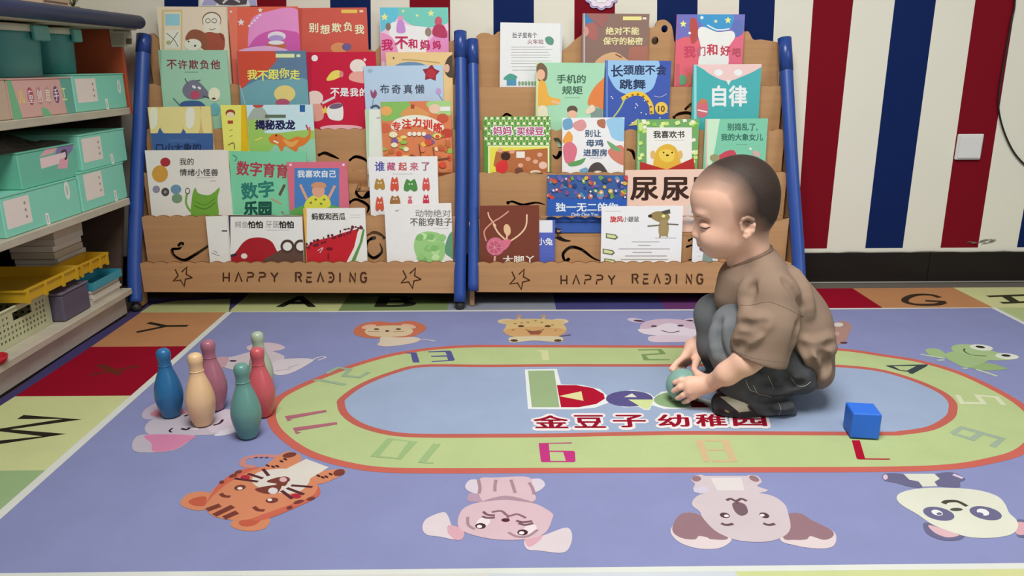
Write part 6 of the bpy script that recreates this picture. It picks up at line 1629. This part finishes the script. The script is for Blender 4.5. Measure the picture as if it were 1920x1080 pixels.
# folds: soft ridges and pressed valleys laid on the cloth surface
def on_field(Fd, px, py, sink):
    d = np.array(ray(px, py)); o = np.array(CAMO)
    for t in np.arange(1.2, 2.2, .0012):
        p = o + d*t; g = np.round((p - Fd.lo)/Fd.h).astype(int)
        if (g >= 0).all() and (g < Fd.n).all() and Fd.d[tuple(g)] < 0: return p + d*sink
    return None
def fold(Fd, px, r_, k, op, sink):
    q = [on_field(Fd, *p, sink) for p in catmull(px, False, 3)]
    q = [p for p in q if p is not None]
    # stay on one side of jumps between limbs
    out = [q[0]] if q else []
    for p in q[1:]:
        if np.linalg.norm(p - out[-1]) < .035: out.append(p)
    if len(out) > 1:
        n_ = len(out); Fd.chain(out, [r_*(.35 + .65*math.sin(math.pi*min(1, (i + .5)/n_))) for i in range(n_)], k, op)
for px in ([(1392, 590), (1402, 600), (1430, 598)], [(1384, 622), (1404, 622), (1440, 606)], [(1378, 640), (1396, 640), (1420, 628)], [(1402, 530), (1396, 556), (1400, 580)],
           [(1486, 504), (1508, 545), (1516, 590)], [(1506, 642), (1530, 645), (1560, 632)], [(1512, 660), (1540, 662), (1562, 652)], [(1530, 655), (1545, 690), (1538, 712)], [(1502, 640), (1520, 668), (1530, 700)]):
    fold(S, px, .0075, .020, 'u', .0035)
for px in ([(1390, 606), (1410, 612), (1440, 604)], [(1382, 632), (1400, 632), (1428, 620)], [(1376, 648), (1384, 650), (1394, 646)], [(1500, 646), (1530, 655), (1562, 644)], [(1506, 652), (1522, 682), (1528, 712)], [(1538, 662), (1552, 684), (1548, 700)], [(1412, 530), (1410, 556)], [(1470, 524), (1490, 547), (1503, 575)],
           [(1500, 602), (1490, 640), (1482, 672)], [(1545, 690), (1552, 672), (1540, 664)]):
    fold(S, px, .0050, .013, 's', -.0008)
# neck opening: the collar runs slanting round the neck
cut(H(1405, 472), (-.57, 0, .82), (V3(1345, 520, YC)[0], YC - .056, V3(1400, 512, YC)[2]), (V3(1452, 480, YC)[0], YC + .056, S.lo[2] + S.h*(S.n[2]-1)))
S.cone(H(1398, 452), H(1409, 492), .050, .040, .004, 's')
shirt = field_obj('tshirt', S, mat('8d7867', .9, 'cloth'), child)
# collar band round the neck
m = MB(); ring = []
for i in range(40):
    a = 2*math.pi*i/40
    c_ = np.array(H(1405, 472)); ring.append(Vector((c_[0] + .037*math.cos(a), YC + .044*math.sin(a), c_[2] + .025*math.cos(a))))
ts = tree(shirt)
rr = []
for p in ring:
    q = ts.find_nearest(p); rr.append(q[0] + q[1]*.0006)
m.tube(rr, .0045, mat('7e6a5b', .9, 'cloth'), 8, closed=True); m.build('collar', shirt)
for px in ([(1388, 572), (1410, 572), (1440, 566), (1470, 576), (1506, 594)],):
    line('seam', ts, px, .0005, '66544a', 0, shirt, False, taper=False)
line('hem_stitch', ts, [(1374, 656), (1390, 664), (1424, 674), (1476, 680)], .0004, '6c5a4e', 0, shirt, False, taper=False)
# ---------------- jeans
J = Field((hx0 - .03, 1.38, .005), (hx1 - .0, 1.77, .33), .0028)
NK, NH, NA = V3(1379, 612, 1.522), V3(1484, 690, 1.515), V3(1432, 762, 1.505)
FK, FH, FA = V3(1342, 590, 1.640), V3(1480, 680, 1.635), V3(1400, 742, 1.640)
J.ell(V3(1484, 686, YC), (.058, .088, .048), .02)
J.cone(NH, NK, .056, .047, .012); J.cone(FH, FK, .056, .047, .012)
J.chain([NK, V3(1370, 655, 1.515), V3(1386, 712, 1.508), V3(1428, 756, 1.504)], [.047, .045, .044, .038], .012)
J.chain([FK, V3(1346, 650, 1.640), V3(1366, 700, 1.640), FA], [.046, .045, .044, .040], .012)
J.ell(V3(1452, 760, 1.505), (.044, .042, .034), .014, rot=-10)
J.ell(V3(1468, 772, 1.505), (.026, .038, .024), .010)       # trouser leg bunched over the heel
J.ell(V3(1420, 752, 1.640), (.045, .042, .028), .012)
J.ell(V3(1446, 716, 1.50), (.045, .030, .030), .014)
J.ell(V3(1500, 704, 1.53), (.030, .06, .030), .012)
for px, op, r_ in (([(1352, 600), (1350, 630), (1362, 672)], 's', .004), ([(1340, 612), (1338, 640), (1346, 680)], 'u', .007), ([(1362, 606), (1366, 640), (1378, 668)], 'u', .006), ([(1424, 716), (1460, 724), (1500, 722)], 's', .005), ([(1405, 722), (1440, 732), (1480, 730)], 'u', .006),
                   ([(1400, 740), (1440, 752), (1478, 750)], 's', .005), ([(1440, 760), (1462, 768), (1484, 762)], 'u', .006), ([(1440, 772), (1460, 780), (1486, 776)], 's', .004), ([(1470, 700), (1480, 716), (1500, 716)], 's', .004), ([(1410, 700), (1430, 712)], 'u', .006)):
    fold(J, px, r_, .014, op, .002 if op == 'u' else -.0005)
J.d[:, :, :int(max(0, (ZT + .006 - J.lo[2]) / J.h))] = .1
zk = V3(1383, 640, 1.5)[2]
def wash_and_light(co):   # faded knees and shins with light on them painted in, dark seat and calves
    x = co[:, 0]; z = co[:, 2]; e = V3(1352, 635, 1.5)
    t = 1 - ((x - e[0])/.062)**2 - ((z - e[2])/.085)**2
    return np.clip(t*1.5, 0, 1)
jeans = field_obj('jeans', J, mix_mat('washed black denim', '505154', '74787b', 'wash_and_light', .85, 'denim'), child, {'wash_and_light': wash_and_light})
tj = tree(jeans)
for px in ([(1412, 722), (1422, 738), (1440, 742), (1456, 752), (1464, 766), (1460, 778)], [(1440, 705), (1446, 718), (1450, 728)], [(1483, 708), (1494, 722), (1508, 724), (1520, 716)], [(1398, 712), (1406, 730), (1420, 736)], [(1446, 790), (1468, 786), (1488, 776)]):
    line('stitching', tj, px, .0007, 'a9aaa8', .0001, jeans, False, taper=False)
# ---------------- shoes
def shoe(toe, heel, w, lab):
    toe, heel = np.array(toe), np.array(heel); ax = heel - toe; L = np.linalg.norm(ax); ax /= L; sd_ = np.array([-ax[1], ax[0], 0.])
    e_lo = np.minimum(toe, heel) - .05; e_hi = np.maximum(toe, heel) + .06; e_lo[2] = ZT - .01
    pt = lambda t, o, z: toe + ax*L*t + sd_*o + np.array([0, 0, z])
    U_ = Field(e_lo, e_hi, .0022)
    U_.ell(pt(.22, 0, .020), (L*.27, w*.98, .030), .012); U_.ell(pt(.5, 0, .024), (L*.36, w*.92, .030), .014); U_.ell(pt(.8, 0, .030), (L*.22, w*.80, .032), .014)
    cutz = int(max(0, (ZT + .010 - U_.lo[2]) / U_.h)); U_.d[:, :, :cutz] = .1
    so = field_obj('shoe', U_, mat('26262b', .5, 'plain'), child)
    # rubber sole following the outline
    m = MB(); out = []
    for i in range(48):
        a = 2*math.pi*i/48; c_, s_ = math.cos(a), math.sin(a); t = .5 - .5*c_*1.06; ww = w*1.06*(.95 + .10*c_ + (-.12 if .45 < t < .75 else 0)*.5)
        out.append(Vector(pt(t, math.copysign(abs(s_)**.8, s_)*ww, .0125)))
    zs = ZT + .0006
    m.prism([Vector((p.x, p.y, zs + .0125)) for p in out], (0, 0, 1), .0125, mat('1f1f22', .6, 'plain')); m.build('sole', so)
    return so, pt, L
sh, spt, sL = shoe(V3(1339, 784, 1.500)*[1, 1, 0] + [0, 0, ZT], V3(1474, 784, 1.505)*[1, 1, 0] + [0, 0, ZT], .033, 'near')
shoe(V3(1318, 765, 1.632)*[1, 1, 0] + [0, 0, ZT], V3(1445, 765, 1.640)*[1, 1, 0] + [0, 0, ZT], .028, 'far')
t_ = tree(sh)
def patch(name, px, h, off, rough=.55):
    """leather panel wrapped on the shoe: its outline is projected on the surface and filled"""
    (ax0, ay0), (ax1, ay1), (ax2, ay2), (ax3, ay3) = px; n1, n2 = 14, 6; vs = []; ok = True
    for i in range(n1 + 1):
        for j in range(n2 + 1):
            u, w_ = i/n1, j/n2
            x = (ax0*(1-u) + ax1*u)*(1-w_) + (ax3*(1-u) + ax2*u)*w_; y = (ay0*(1-u) + ay1*u)*(1-w_) + (ay3*(1-u) + ay2*u)*w_
            h_ = t_.ray_cast(CAMO, ray(x, y))
            if h_[0] is None: vs.append(None)
            else: vs.append(h_[0] + h_[1]*off)
    fs = [(i*(n2+1)+j, (i+1)*(n2+1)+j, (i+1)*(n2+1)+j+1, i*(n2+1)+j+1) for i in range(n1) for j in range(n2)]
    fs = [f for f in fs if all(vs[k] is not None for k in f)]
    m = MB(); m.add([v if v is not None else Vector((0, 0, 0)) for v in vs], fs, mat(h, rough, 'plain'), True)
    # give the panel its thickness
    b0 = len(m.v); used_ = sorted({k for f in fs for k in f}); mp = {k: i for i, k in enumerate(used_)}
    m2 = MB(); m2.add([vs[k] for k in used_], [tuple(mp[k] for k in f) for f in fs], mat(h, rough, 'plain'), True)
    if fs: return m2.build(name, sh)
patch('cream_panel', [(1350, 744), (1400, 744), (1442, 776), (1394, 779)], 'bdb9a4', .0012)
patch('strap', [(1400, 760), (1411, 760), (1416, 769), (1406, 769)], '1f1d1c', .0022)
patch('emblem', [(1359, 767), (1366, 770), (1367, 774), (1360, 771)], 'a8865c', .0012)
